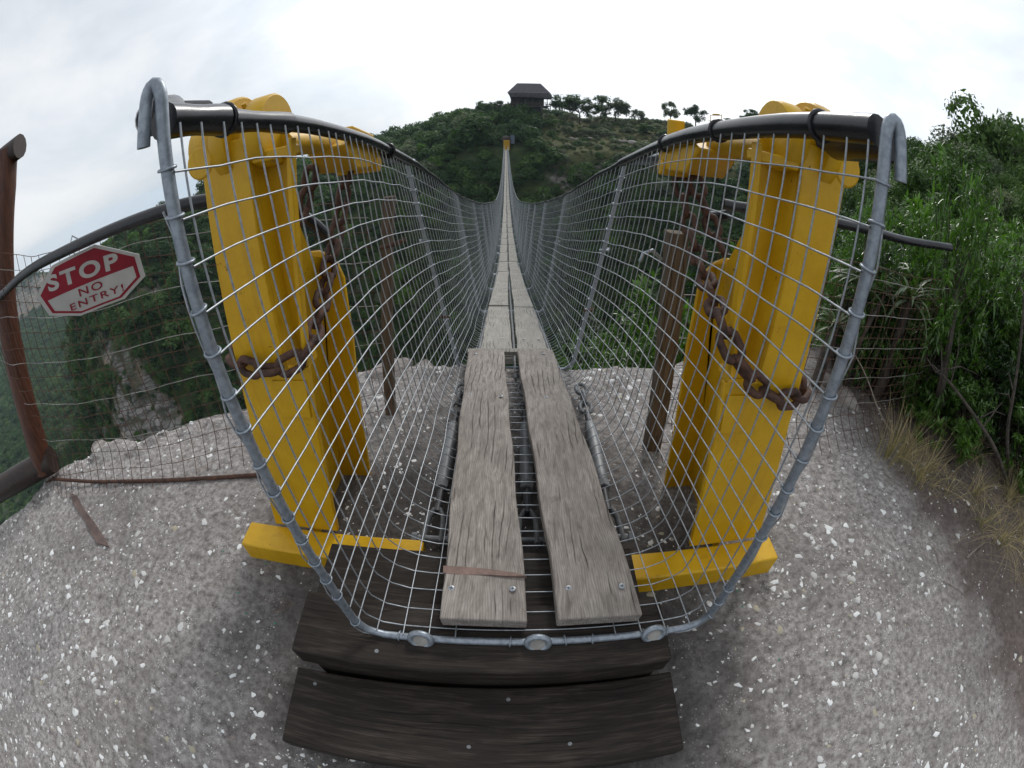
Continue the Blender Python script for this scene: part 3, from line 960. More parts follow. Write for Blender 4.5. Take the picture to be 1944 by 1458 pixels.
def section(c_, n, top_drop=0.0, grow=0.0):
    """n points at equal arc length along the U, left rail -> floor -> right rail"""
    wt, wb, rc = c_['wt'] + grow, c_['wb'] + grow, c_['rc']
    zb, zt = c_['zb'] - grow, c_['zt'] - top_drop
    pts = []
    m = 9
    for side in (-1, 1):
        leg = [(side * wt, zt), (side * wb, zb + rc)]
        arc = [(side * (wb - rc + rc * math.cos(a)), zb + rc - rc * math.sin(a)) for a in np.linspace(0, math.pi / 2, m)[1:]]
        pl = leg + arc
        pts = pl if side < 0 else pts + pl[::-1]
    P = np.array(pts)
    d = np.concatenate([[0], np.cumsum(np.hypot(*np.diff(P, axis=0).T))])
    u = np.linspace(0, d[-1], n)
    X = np.interp(u, d, P[:, 0])
    Z = np.interp(u, d, P[:, 1])
    hf = np.clip((Z - zb) / (zt - zb), 0, 1)
    Y = c_['y'] - c_['lean'] * hf
    return np.stack([X + c_['cx'] + (c_['ct'] - c_['cx']) * hf, Y, Z], 1)

def blend(a, b, t):
    c_ = {k: a[k] * (1 - t) + b[k] * t for k in ('y', 'lean', 'wt', 'wb', 'rc', 'cx', 'ct', 'zb', 'zt', 'yt')}
    return c_

# --- mesh panels, one per bay
NL = 47                                             # lengthwise wires round the U
for k in range(len(stations) - 1):
    a, b = stations[k], stations[k + 1]
    near = k < 3
    sides = 6 if k < 2 else (4 if k < 10 else 3)
    npt = 60 if k < 3 else (30 if k < 12 else 14)
    nc = 28 if k == 0 else (30 if k < 30 else 20)
    wr = 0.0021 if k < 14 else 0.0026
    gg = np.random.default_rng(900 + k)
    ts = (np.arange(nc) + 0.5) / nc
    bays = []
    fine_t = np.linspace(0, 1, 15 if k < 12 else 4)
    def sec(t, n):
        c_ = blend(a, b, t)
        bulge = math.sin(math.pi * t)
        c_['rc'] = c_['rc'] + (0.17 if k == 0 else 0.06) * bulge
        if k:
            c_['zt'] -= 0.035 * bulge
            c_['wt'] -= 0.05 * bulge
        else:                                           # first bay: top follows the curved rail
            c_['zt'] = float(rail_z(c_['yt'])) - 0.012
        P = section(c_, n, 0.0)
        w = 0.012 if k < 12 else 0.0
        if w:
            un = np.linspace(0, 1, n)
            P[:, 0] += w * bulge * vnoise(un * 9 + k * 7, np.full(n, t * 3.0), 1, 60) * 1.4
            P[:, 2] += 0.006 * bulge * vnoise(un * 14 + k * 5, np.full(n, t * 5.0), 1, 61)
        return P
    C = np.stack([sec(t, npt) for t in ts])
    C[:, :, 1] += gg.normal(0, 0.004, (nc, 1))
    cross = tubes(C, wr, sides, (0, 1, 0.05))
    Lg = np.stack([sec(t, NL) for t in fine_t], 1)      # (NL, T, 3)
    ins = Lg - np.array([cxf(a['y']), 0, (a['zb'] + a['zt']) / 2])[None, None, :]
    ins[:, :, 1] = 0
    ins /= np.linalg.norm(ins, axis=2, keepdims=True) + 1e-9
    Lg = Lg - ins * wr * 1.9                            # lengthwise wires lie on the inside of the cross wires
    Lg[:, :, 2] += gg.normal(0, 0.0018, Lg.shape[:2])
    if k == 0:
        Lg = np.concatenate([Lg[:21], Lg[26:]])          # none under the gap between the planks
    longw = tubes(Lg[1:-1], wr, sides, (0, 0, 1.0) if False else (0.3, 0.1, 1.0))
    V, Fq = join([cross, longw])
    np_object('mesh_panel', V, Fq, M['wire'], bridge, near)

# --- hoops
def ring_mesh(name, R_, r_, n=20, m=8, flat=1.0):
    vs, fs = [], []
    for i in range(n):
        A = 2 * math.pi * i / n
        for j in range(m):
            B = 2 * math.pi * j / m
            q = R_ + r_ * math.cos(B)
            vs.append((q * math.cos(A), q * math.sin(A) * flat, r_ * math.sin(B)))
    for i in range(n):
        for j in range(m):
            fs.append((i * m + j, ((i + 1) % n) * m + j, ((i + 1) % n) * m + (j + 1) % m, i * m + (j + 1) % m))
    me = bpy.data.meshes.new(name)
    me.from_pydata(vs, [], fs)
    me.polygons.foreach_set('use_smooth', [True] * len(fs))
    return me
def child(name, me, parent, loc, rot=(0, 0, 0), scale=None):
    o = bpy.data.objects.new(name, me)
    COL.objects.link(o)
    o.parent = parent
    o.location = Vector(loc) - world_loc(parent)
    o.rotation_euler = rot if not isinstance(rot, Vector) else rot.to_track_quat('Z', 'Y').to_euler()
    if scale is not None:
        o.scale = scale
    return o
tie_me = ring_mesh('tie_ring', 0.0145, 0.0029, 14, 6)
tie_me.materials.append(M['galv'])
eye_me = ring_mesh('eye_nut', 0.030, 0.010, 28, 10, 0.86)
eye_me.materials.append(M['galv'])
hoop_r = 0.0118
for k, s_ in enumerate(stations):
    P = section(s_, 70 if k < 6 else 26, 0.0, 0.012)
    pts = [Vector(p) for p in P]
    if k == 0:
        # both ends are bent outward into a hook over the rail
        def hook(leg, s):
            base = Vector((leg.x, 0.513, 1.640 if s < 0 else 1.602))
            out = [base + Vector((s * 0.0125 * (1 - math.cos(a_)), -0.004 * a_, 0.036 * math.sin(a_))) for a_ in np.linspace(0, math.pi, 11)]
            e_ = out[-1]
            return out + [e_ + Vector((s * 0.002, -0.004, -0.04)), e_ + Vector((s * 0.003, -0.006, -0.062))]
        hl, hr = hook(pts[0], -1), hook(pts[-1], 1)
        pts = hl[::-1] + [p for p in pts if p.z < 1.575] + hr
    h = MB().tube(pts, hoop_r if k < 8 else 0.012, 12 if k < 4 else (6 if k < 14 else 4)).build('hoop', M['galv'] if k == 0 else M['galv_light'], bridge, True)
    if k == 0:
        Pc = section(s_, NL, 0.0, 0.012)
        Pd = section(s_, NL * 8, 0.0, 0.012)
        for i in range(1, NL - 1):
            if i in (NL // 2 - 6, NL // 2 - 3, NL // 2 + 3, NL // 2 + 6) or random.random() < 0.12 and 10 < i < 36:
                continue
            j = i * 8
            t = Vector(Pd[min(j + 3, len(Pd) - 1)] - Pd[j - 3]).normalized()
            t = (t + Vector((random.uniform(-.2, .2), random.uniform(-.2, .2), random.uniform(-.1, .1)))).normalized()
            child('tie_ring', tie_me, h, Vector(Pc[i]) + t * random.uniform(-0.006, 0.006), t)
        for x in (-0.257, 0.072, 0.408):
            p = Vector((x, 0.508, 0.312))
            e = child('eye_nut', eye_me, h, p + Vector((0, -0.004, 0.004)), (R(68), 0, R(random.uniform(-6, 6))))
            MB().cyl(p + Vector((0, 0.004, -0.005)), p + Vector((0, -0.008, 0.004)), 0.022, 16).build('eye_fill', M['concrete'], h)
        wpts = section(s_, 90, 0.02, 0.030)
        wv = [Vector(p) + Vector((0.003 * math.sin(i * 1.9), 0.006 * math.cos(i * 1.3), 0)) for i, p in enumerate(wpts)]
        MB().tube(wv[3:44], 0.0022, 5).build('binding_wire', M['wire'], h, True)
        MB().tube(wv[50:-3], 0.0022, 5).build('binding_wire', M['wire'], h, True)
    elif k < 9:
        Pd = section(s_, NL, 0.0, 0.012)
        mb = MB()
        for i in range(1, NL - 1):
            t = Vector(Pd[i + 1] - Pd[i - 1]).normalized()
            c0 = Vector(Pd[i])
            if k < 3:
                child('tie_ring', tie_me, h, c0, t)
            else:
                mb.cyl(c0 - t * 0.003, c0 + t * 0.003, 0.0165, 8)
        if k >= 3:
            tag(mb.build('tie_ring', M['galv'], h), kind='stuff')
        if k < 6:
            for sgn, fr_, long_ in ((-1, 0.30, True), (1, 0.33, True), (1, 0.62, False), (-1, 0.66, False)):
                zz = s_['zb'] + fr_ * (s_['zt'] - s_['zb'])
                q = min(range(len(P)), key=lambda i: abs(P[i][2] - zz) + (0 if (P[i][0] - s_['cx']) * sgn > 0 else 9))
                p = Vector(P[q])
                mb = MB().cyl(p - Vector((0.028, 0.012, 0)), p + Vector((0.028, -0.012, 0)), 0.007, 8)
                mb.cyl(p + Vector((sgn * 0.018, 0, 0)), p + Vector((sgn * 0.034, 0, 0)), 0.014, 6)
                mb.build('clamp_bolt', M['rust'] if long_ and k % 2 else M['galv'], h)

# --- deck planks
def plank_quad(xl, xr, y0, z0, xl2, xr2, y1, z1, th, jig=0.0):
    return [(xl, y0, z0 - th), (xr, y0, z0 - th), (xr2, y1, z1 - th), (xl2, y1, z1 - th), (xl, y0, z0), (xr, y0, z0 + jig), (xr2, y1, z1), (xl2, y1, z1 - jig)]
def first_plank(xl, xr, xl2, xr2):
    mb = MB()
    n, m = 22, 5
    vs = []
    def surf(u, v):
        y0, y1 = 0.545, 2.60
        y = y0 + (y1 - y0) * u
        x = (xl * (1 - u) + xl2 * u) * (1 - v) + (xr * (1 - u) + xr2 * u) * v
        x += 0.0035 * math.sin(u * 23 + xl * 40) * (1 if v in (0, 1) else 0)
        z = 0.382 - 0.296 * u + 0.004 * math.sin(v * 3.1 + 1) + 0.003 * math.sin(u * 11 + v * 3)
        return Vector((x, y, z))
    for i in range(n + 1):
        for j in range(m + 1):
            vs.append(surf(i / n, j / m))
    nb = len(vs)
    for i in range(n + 1):
        for j in range(m + 1):
            p = surf(i / n, j / m)
            vs.append(Vector((p.x, p.y + (0.006 if i == 0 else 0), p.z - 0.058)))
    fs = []
    w = m + 1
    for i in range(n):
        for j in range(m):
            a = i * w + j
            fs.append((a, a + 1, a + w + 1, a + w))
            fs.append((nb + a, nb + a + w, nb + a + w + 1, nb + a + 1))
    for i in range(n):
        a = i * w
        fs.append((a, a + w, nb + a + w, nb + a))
        a = i * w + m
        fs.append((a + w, a, nb + a, nb + a + w))
    for j in range(m):
        fs.append((j + 1, j, nb + j, nb + j + 1))
        a = n * w + j
        fs.append((a, a + 1, nb + a + 1, nb + a))
    mb.add(vs, fs)
    return mb
pl = first_plank(-0.194, 0.045, -0.292, -0.055).build('plank', M['plank'], bridge, bevel=0.005)
pr = first_plank(0.128, 0.369, 0.032, 0.270).build('plank', M['plank'], bridge, bevel=0.005)
tag(pl, 'weathered grey brown plank with a split red knot near its end')
screw_me = bpy.data.meshes.new('screw')
mb = MB()
mb.tube([(0, 0, -0.004), (0, 0, 0.001), (0, 0, 0.0022)], [0.0092, 0.0092, 0.0065], 14)
screw_me.from_pydata(mb.v, [], mb.f)
screw_me.materials.append(M['wire'])
slot_me = bpy.data.meshes.new('cross_slot')
mb = MB().box((0, 0, 0.0025), (0.011, 0.002, 0.0008)).box((0, 0, 0.0027), (0.002, 0.011, 0.0008))
slot_me.from_pydata(mb.v, [], mb.f)
slot_me.materials.append(M['dark_steel'])
def plank_z(y):
    return 0.384 - 0.296 * (y - 0.545) / 2.055
for (u, v, par) in [(857, 1118, pl), (973, 1119, pl), (1079, 1118, pr), (1180, 1114, pr), (893, 750, pl), (951, 753, pl), (1037, 755, pr), (1093, 757, pr), (902, 672, pl), (1032, 672, pr)]:
    z = 0.33
    for _ in range(12):
        p = on_z(u, v, z)
        z = plank_z(p.y)
    o = child('screw', screw_me, par, (p.x, p.y, z + 0.0045), (R(-8.2), 0, random.uniform(0, 3)))
    q = child('cross_slot', slot_me, o, (p.x, p.y, z + 0.001))
    q.location = (0, 0, 0)
# torn knot across the near end of the left plank
mb = MB()
ctr = on_z(918, 1082, 0.375)
kp = [on_z(u, v, 0.368) for (u, v) in [(841, 1071), (880, 1073), (930, 1078), (975, 1085), (1000, 1092), (965, 1092), (920, 1090), (870, 1090), (841, 1086)]]
kp = [Vector((p.x, p.y, plank_z(p.y) + 0.005)) for p in kp]
mb.prism(kp[::-1], (0, 0, -0.012))
mb.build('torn_knot', M['chip'], pl)
MB().box((-0.02, 2.622, 0.055), (0.56, 0.05, 0.03)).build('cross_board', M['plank_pale'], bridge, bevel=0.003)

PL, PW, PT = 2.25, 0.222, 0.042
plank_mes = []
for i in range(4):
    mb = MB()
    g2 = random.Random(i)
    n = 8
    for e in range(1):
        vs, fs = [], []
        for t in range(n + 1):
            u = t / n
            y = (u - 0.5) * PL
            j = lambda a: g2.uniform(-a, a)
            wl_, wr_ = -PW / 2 + j(0.004), PW / 2 + j(0.004)
            zc = 0.006 * math.sin(u * 3.1 + i) + j(0.0015)
            vs += [(wl_, y, zc - PT), (wr_, y, zc - PT), (wr_, y, zc + j(0.003)), (wl_, y, zc + j(0.003))]
        for t in range(n):
            a = t * 4
            for q in range(4):
                fs.append((a + q, a + (q + 1) % 4, a + 4 + (q + 1) % 4, a + 4 + q))
        fs += [(3, 2, 1, 0), (n * 4, n * 4 + 1, n * 4 + 2, n * 4 + 3)]
        mb.add(vs, fs)
    me = bpy.data.meshes.new('plank')
    me.from_pydata(mb.v, [], mb.f)
    me.materials.append(M['plank_pale'])
    plank_mes.append(me)
for k in range(1, len(stations) - 1):
    a, b = stations[k], stations[k + 1]
    ym, zm = (a['y'] + b['y']) / 2, (a['zb'] + b['zb']) / 2 + 0.062
    slope = math.atan2(b['zb'] - a['zb'], b['y'] - a['y'])
    L = math.hypot(b['y'] - a['y'], b['zb'] - a['zb'])
    for sgn in (-1, 1):
        o = child('plank', random.choice(plank_mes), bridge,
                  (cxf(ym) + sgn * (PW / 2 + 0.026) + random.uniform(-0.008, 0.008), ym + random.uniform(-0.01, 0.01), zm + random.uniform(-0.006, 0.008)),
                  (slope + random.uniform(-0.006, 0.006), random.uniform(-0.02, 0.02), 0.0134 + random.uniform(-0.008, 0.008)))
        o.scale = (1, (L - 0.012) / PL, 1)
        if k < 4:
            for yy in (-1.0, -0.55, 0.62, 1.02):
                for xx in (-0.06, 0.06):
                    q = child('screw', screw_me, o, (0, 0, 0))
                    q.location = (xx + random.uniform(-.012, .012), yy, 0.006)
# --- deck cables, cross bars
ys = np.concatenate([np.arange(2.35, 15, 0.5), np.arange(15, 124.1, 3.0)])
for dx in (-0.262, 0.0, 0.262):
    MB().tube([(cxf(y) + dx, y, float(deck_z(y)) + (0.022 if dx else 0.0)) for y in ys], 0.0125, 8).build('deck_cable', M['steel'], bridge, True)
for k in range(1, 22):
    s_ = stations[k]
    MB().cyl((s_['cx'] - 0.30, s_['y'], s_['zb'] + 0.004), (s_['cx'] + 0.30, s_['y'], s_['zb'] + 0.004), 0.011, 8).build('cross_bar', M['galv'], bridge)

# --- hand rails
def rail_pt(side, y):
    if y < 2.25:
        c0, w0 = 0.02 + 0.005 * y, 0.53
        x = -0.515 if side < 0 else 0.56
        t = max(0, (y - 1.3) / 0.95)
        xe = cxf(2.57) + side * 0.535
        x = x * (1 - t) + xe * t
    else:
        x = cxf(y) + side * 0.535
    return Vector((x, y, float(rail_z(y))))
def rail_run(side, y0, y1, r, n=14, dz=0.0, wob=0.0, bulge=None):
    ys_ = np.linspace(y0, y1, max(6, int((y1 - y0) / 0.12)))
    pts = [rail_pt(side, y) + Vector((0, 0, dz + wob * math.sin(y * 9 + side))) for y in ys_]
    rs = [r * (1 + (bulge or 0) * math.cos(6.28 * i / (len(ys_) - 1))) for i in range(len(ys_))]
    return MB().tube(pts, rs, n)
rail_run(-1, 0.538, 0.70, 0.030, 16, 0.0, 0, 0.06).build('handrail_sleeve', M['hose'], bridge, True)
rail_run(-1, 0.69, 0.97, 0.0255, 16, -0.002, 0.002, 0.10).build('handrail_sleeve', M['hose'], bridge, True)
rail_run(-1, 0.955, 1.86, 0.0225, 16, 0, 0.002).build('handrail_sleeve', M['hose'], bridge, True)
rail_run(-1, 1.84, 2.24, 0.0245, 14, 0, 0).build('handrail_sleeve', M['hose'], bridge, True)
rail_run(1, 0.538, 1.62, 0.0285, 16, 0, 0.001).build('handrail_sleeve', M['hose'], bridge, True)
rail_run(1, 1.60, 2.24, 0.0225, 14, 0, 0).build('handrail_sleeve', M['hose'], bridge, True)
for side in (-1, 1):
    for k in range(1, 9):
        a, b = stations[k], stations[k + 1]
        y = a['yt'] - 0.02
        while y < b['yt'] - 0.05:
            y2 = min(y + random.uniform(0.7, 1.3), b['yt'])
            rail_run(side, y, y2, random.uniform(0.0165, 0.0195), 10, 0, 0.004).build('handrail_sleeve', M['hose'], bridge, True)
            y = y2 - 0.01
    rail_run(side, 2.2, 123.5, 0.0125, 6).build('handrail_cable', M['steel'], bridge, True)
for side, y in ((-1, 0.71), (1, 0.70), (1, 1.16), (1, 1.60), (-1, 1.85)):
    p = rail_pt(side, y)
    o = child('rail_tie', tie_me, bridge, p, (R(90), 0, 0))
    o.scale = (2.1, 2.1, 1.4)
for ob in [o for o in bridge.children if o.name.startswith('rail_tie')]:
    me = ob.data.copy() if ob.data is tie_me else ob.data
    me.materials.clear(); me.materials.append(M['hose'])
    ob.data = me

# ================================================================== YELLOW ANCHOR POSTS
def interp_edge(tab):
    t = sorted(tab)
    zs, xs = [a for a, _ in t], [b for _, b in t]
    return lambda z: float(np.interp(z, zs, xs))
def anchor_post(side, yf, outer, inner, slot_x, bar, rear, label):
    s = 1 if side > 0 else -1                     # outward direction
    eo, ei = interp_edge(outer), interp_edge(inner)
    zf = 0.105
    root = thing('anchor_post', label, 'post', ((eo(zf) + ei(zf)) / 2, yf + 0.1, 0), 'yellow anchor posts')
    lv = [zf, 0.3, 0.49, 0.72, 0.88]
    up = [0.88, 1.0, 1.15, 1.3, 1.45, 1.58]
    th = 0.024
    # front flange: full width below, outer half only above
    poly = [(eo(z), yf, z) for z in lv + up[1:]] + [(slot_x, yf, z) for z in up[::-1]] + [(ei(z), yf, z) for z in lv[::-1]]
    if s < 0:
        poly = poly[::-1]
    MB().prism(poly, (0, th, 0)).build('front_flange', M['yellow'], root, bevel=0.004)
    # inner cheek whose front edge shows as a narrow strip
    w = 0.016 * s
    up2 = [0.885] + up[1:-1] + [1.545]
    poly = [(ei(z), yf + 0.001, z) for z in up2] + [(ei(z) + w, yf + 0.001, z) for z in up2[::-1]]
    MB().prism(poly if s > 0 else poly[::-1], (0, 0.03, 0)).build('cheek_plate', M['yellow'], root, bevel=0.003)
    # recessed back of the slot, its side wall and its top lip
    poly = [(slot_x + 0.012 * s, yf + 0.105, 0.885), (slot_x + 0.012 * s, yf + 0.105, 1.54)] + [(ei(z) * (yf + 0.118) / yf + 0.004 * s, yf + 0.105, z) for z in up2[::-1]]
    MB().prism(poly if s < 0 else poly[::-1], (0, 0.016, 0)).build('recess_plate', M['yellow'], root)
    MB().box((slot_x + 0.008 * s, yf + th + 0.048, 1.215), (0.014, 0.095, 0.66)).build('slot_wall', M['yellow'], root)
    xm = (slot_x + ei(1.5)) / 2
    MB().box((xm, yf + 0.036, 1.512), (abs(slot_x - ei(1.5)) - 0.006, 0.05, 0.03)).build('slot_lip', M['yellow'], root, bevel=0.006)
    MB().box((xm + 0.02 * s, yf + 0.066, 0.872), (abs(slot_x - ei(0.88)) - 0.05, 0.08, 0.02)).build('slot_sill', M['yellow'], root)
    # doubler plate under the chain
    poly = [(slot_x + 0.07 * s, yf - 0.009, 0.70), (slot_x + 0.07 * s, yf - 0.009, 0.84), (ei(0.84) + 0.012 * s, yf - 0.009, 0.84), (ei(0.70) + 0.012 * s, yf - 0.009, 0.70)]
    MB().prism(poly if s < 0 else poly[::-1], (0, 0.009, 0)).build('doubler_plate', M['yellow'], root, bevel=0.002)
    # web
    xc = lambda z: (eo(max(z, zf)) + ei(max(z, zf))) / 2
    yr = yf + 0.45
    poly = [(xc(z), yf + th, z) for z in (-0.03, 0.4, 0.8, 1.15, 1.42)] + [(xc(1.42), yf + 0.17, 1.42), (xc(1.33), yf + 0.24, 1.33), (xc(1.12), yf + 0.37, 1.12), (xc(1.09), yr, 1.09)] + [(xc(z), yr, z) for z in (0.8, 0.4, -0.03)]
    MB().prism(poly, (0.016, 0, 0)).build('web_plate', M['yellow'], root)
    # rear flange with a rounded shoulder
    re = interp_edge(rear)
    ztop = 1.115
    wv_ = 0.30 * s
    pts_in = [(re(z), yr + 0.001, z) for z in (-0.03, 0.3, 0.75, 1.0)]
    pts_in += [(re(1.03) + s * 0.02, yr + 0.001, 1.06), (re(1.03) + s * 0.05, yr + 0.001, 1.095), (re(1.03) + s * 0.09, yr + 0.001, ztop)]
    pts_out = [(re(z) + wv_, yr + 0.001, z) for z in (1.0, 0.75, 0.3, -0.03)]
    pts_out = [(re(1.03) + wv_ - s * 0.09, yr + 0.001, ztop), (re(1.03) + wv_ - s * 0.03, yr + 0.001, 1.07)] + pts_out
    poly = pts_in + pts_out
    MB().prism(poly if s > 0 else poly[::-1], (0, 0.02, 0)).build('rear_flange', M['yellow'], root, bevel=0.004)
    # base beam
    (bx0, bx1, by0, by1, bz) = bar
    MB().hexa(beam(bx0, bx1, by0, by1, -0.03, bz, 0.0)).build('base_beam', M['yellow'], root, bevel=0.008)
    # saddle on top
    zc, yc = 1.585, yf + 0.085
    ax = lambda x0, x1, r, nm, n=28: MB().tube([(x0, yc, zc), (x0 + 0.006 * (1 if x1 > x0 else -1), yc, zc), (x1 - 0.006 * (1 if x1 > x0 else -1), yc, zc), (x1, yc, zc)], [r - 0.006, r, r, r - 0.006], n).build(nm, M['yellow'], root, True)
    o1 = slot_x + 0.082 * s
    ax(o1 - 0.026 * s, o1 + 0.026 * s, 0.128, 'saddle_disc')
    i1 = slot_x - 0.022 * s
    ax(i1 - 0.032 * s, i1 + 0.032 * s, 0.108 if s < 0 else 0.100, 'saddle_disc')
    ax(i1 - 0.02 * s, o1 + 0.05 * s, 0.07, 'saddle_drum')
    ax(o1 + 0.03 * s, eo(1.55) + 0.05 * s, 0.088, 'saddle_sleeve')
    MB().box(((slot_x + eo(1.5)) / 2, yf + 0.09, 1.535), (abs(eo(1.5) - slot_x), 0.13, 0.06)).build('saddle_block', M['yellow'], root, bevel=0.015)
    MB().tube([(eo(1.55) + 0.004 * s, yf - 0.004, 1.545), (eo(1.55) + 0.004 * s, yf + 0.05, 1.545)], 0.052, 20).build('side_lug', M['yellow'], root, bevel=0.008)
    MB().tube([(i1 + 0.052 * s, yc - 0.02, zc + 0.06), (i1 + 0.052 * s, yc - 0.045, zc + 0.098)], 0.008, 8).build('grease_nipple', M['yellow'], root)
    # arm and chain clamp
    xa = slot_x - 0.055 * s
    xb = slot_x - 0.075 * s
    MB().tube([(xa, yf + 0.10, 1.535), (xa - 0.005 * s, yf + 0.42, 1.52)], 0.038, 18).build('arm', M['yellow'], root, True)
    y0, y1 = yf + 0.36, yf + 0.76
    cl = [(xb - 0.075, y0, 1.50), (xb - 0.075, y0 + 0.10, 1.405), (xb - 0.075, y1 - 0.07, 1.385), (xb - 0.075, y1, 1.43), (xb - 0.075, y1, 1.485), (xb - 0.075, y0 + 0.13, 1.535)]
    MB().prism(cl, (0.15, 0, 0)).build('chain_clamp', M['yellow'], root, bevel=0.008)
    MB().box((xb, y0 + 0.265, 1.530), (0.11, 0.25, 0.035), Matrix.Rotation(R(-10), 3, 'X')).build('clamp_cap', M['yellow'], root, bevel=0.008)
    MB().cyl((xb - 0.09, y1 - 0.07, 1.40), (xb + 0.09, y1 - 0.07, 1.40), 0.032, 16).build('clamp_pin', M['yellow'], root, bevel=0.005)
    if s > 0:
        MB().cyl((xb - 0.02, y1 - 0.04, 1.47), (xb - 0.025, y1 - 0.05, 1.60), 0.034, 16).build('clamp_boss', M['yellow'], root, bevel=0.005)
    MB().tube([(xb, y1 - 0.02, 1.46), (xb + (0.015 * -s), y1 + 0.13, 1.425), (cxf(2.2) + s * 0.535, 2.2 + 0.12, 1.36)], [0.036, 0.032, 0.015], 14).build('cable_socket', M['galv'], root, True)
    return root

anchor_post(-1, 1.04,
    [(1.62, -0.855), (1.51, -0.847), (1.24, -0.852), (0.95, -0.872), (0.77, -0.893), (0.49, -0.939), (0.105, -1.022)],
    [(1.57, -0.540), (1.406, -0.551), (1.234, -0.561), (1.0, -0.588), (0.72, -0.626), (0.495, -0.654), (0.105, -0.711)],
    -0.680, (-1.160, -0.345, 0.905, 1.036, 0.100), [(-0.03, -0.70), (0.75, -0.628), (1.03, -0.625), (1.2, -0.625)],
    'yellow steel anchor post on the side of the red stop sign')
anchor_post(1, 0.96,
    [(1.62, 0.882), (1.519, 0.876), (1.30, 0.871), (1.07, 0.871), (0.73, 0.909), (0.488, 0.958), (0.105, 1.045)],
    [(1.52, 0.570), (1.398, 0.573), (1.146, 0.575), (0.927, 0.595), (0.616, 0.632), (0.105, 0.706)],
    0.718, (0.385, 1.105, 0.835, 0.956, 0.100), [(-0.03, 0.738), (0.31, 0.705), (0.757, 0.668), (1.02, 0.672), (1.2, 0.672)],
    'yellow steel anchor post beside the green bushes')

# threaded tails of the anchor cables
def tail(side, label):
    if side < 0:
        a, b, c_ = on_y(287, 222, 0.56), on_y(322, 212, 0.70), on_y(392, 205, 1.02)
    else:
        a, b, c_ = on_y(1692, 268, 0.56), on_y(1590, 272, 0.84), on_y(1560, 270, 0.98)
    root = thing('cable_tail', label, 'cable end', a)
    MB().tube([a, a.lerp(b, 0.08), b], [0.030 if side < 0 else 0.036, 0.036 if side < 0 else 0.042, 0.036 if side < 0 else 0.042], 18).build('end_cap', M['hose'], root, True)
    n = 60
    pts, rs = [], []
    for i in range(n * 2):
        pts.append(b.lerp(c_, i / (n * 2 - 1)))
        rs.append(0.023 if i % 4 < 2 else 0.0195)
    MB().tube(pts, rs, 12).build('threaded_rod', M['dark_steel'], root)
tail(-1, 'threaded steel cable tail with black cap above the stop sign side post')
tail(1, 'short cable tail with black cap beside the bushes side post')

# ================================================================== CHAINS
def link_mesh(length, width, r, n=28, m=8):
    vs, fs = [], []
    hw = width / 2 - r
    hl = length / 2 - width / 2
    path = []
    for i in range(n):
        a = 2 * math.pi * i / n
        x, y = math.cos(a) * hw, math.sin(a) * hw
        path.append((x, y + (hl if y >= 0 else -hl)))
    for i in range(n):
        p0, p1 = Vector(path[i - 1]), Vector(path[(i + 1) % n])
        t = (p1 - p0).normalized()
        nrm = Vector((t.y, -t.x))
        for j in range(m):
            b = 2 * math.pi * j / m
            q = Vector(path[i]) + nrm * (r * math.cos(b))
            vs.append((q.x, r * math.sin(b), q.y))
    for i in range(n):
        for j in range(m):
            fs.append((i * m + j, i * m + (j + 1) % m, ((i + 1) % n) * m + (j + 1) % m, ((i + 1) % n) * m + j))
    me = bpy.data.meshes.new('chain_link')
    me.from_pydata(vs, [], fs)
    me.polygons.foreach_set('use_smooth', [True] * len(fs))
    me.materials.append(M['rust'])
    return me
LINK_L, LINK_R = 0.108, 0.0122
link_me = link_mesh(LINK_L, 0.074, LINK_R)
def chain(pts, label, tw=0.0):
    P = [Vector(p) for p in pts]
    # smooth and resample at the chain pitch
    for _ in range(2):
        Q_ = [P[0]]
        for a, b in zip(P[:-1], P[1:]):
            Q_ += [a.lerp(b, 0.25), a.lerp(b, 0.75)]
        P = Q_ + [P[-1]]
    d = [0.0]
    for a, b in zip(P[:-1], P[1:]):
        d.append(d[-1] + (b - a).length)
    pitch = LINK_L - 2 * LINK_R - 0.001
    n = int(d[-1] / pitch)
    arr = np.array(P)
    f = lambda s: Vector([np.interp(s, d, arr[:, c_]) for c_ in range(3)])
    root = thing('chain', label, 'chain', P[0])
    ref = Vector((0, 1, 0))
    for i in range(n):
        a, b = f(i * pitch), f((i + 1) * pitch)
        t = (b - a).normalized()
        ref = (ref - t * ref.dot(t)).normalized()
        s = t.cross(ref)
        ang = tw + (R(90) if i % 2 else 0) + random.uniform(-0.18, 0.18)
        yv = ref * math.cos(ang) + s * math.sin(ang)
        xv = yv.cross(t)
        m4 = Matrix((xv, yv, t)).transposed().to_4x4()
        o = bpy.data.objects.new('chain_link', link_me)
        COL.objects.link(o)
        o.parent = root
        o.matrix_basis = Matrix.Translation((a + b) / 2 - P[0]) @ m4
    return root
def px_path(lst):
    return [on_y(u, v, y) for (u, v, y) in lst]
chain(px_path([(662, 318, 1.72), (655, 352, 1.70), (645, 420, 1.62), (630, 480, 1.50), (622, 520, 1.42), (612, 570, 1.30), (600, 620, 1.16), (588, 662, 1.05), (562, 690, 0.995), (520, 706, 0.992), (478, 702, 0.995), (450, 690, 1.02), (438, 668, 1.09), (444, 655, 1.18)]),
      'rusty chain hanging from a yellow clamp and slung round the stop sign side post', 0.6)
chain(px_path([(592, 318, 1.46), (588, 345, 1.46), (583, 372, 1.45), (575, 400, 1.42), (566, 425, 1.36), (560, 450, 1.30)]),
      'short rusty chain end behind the stop sign side post', 0.3)
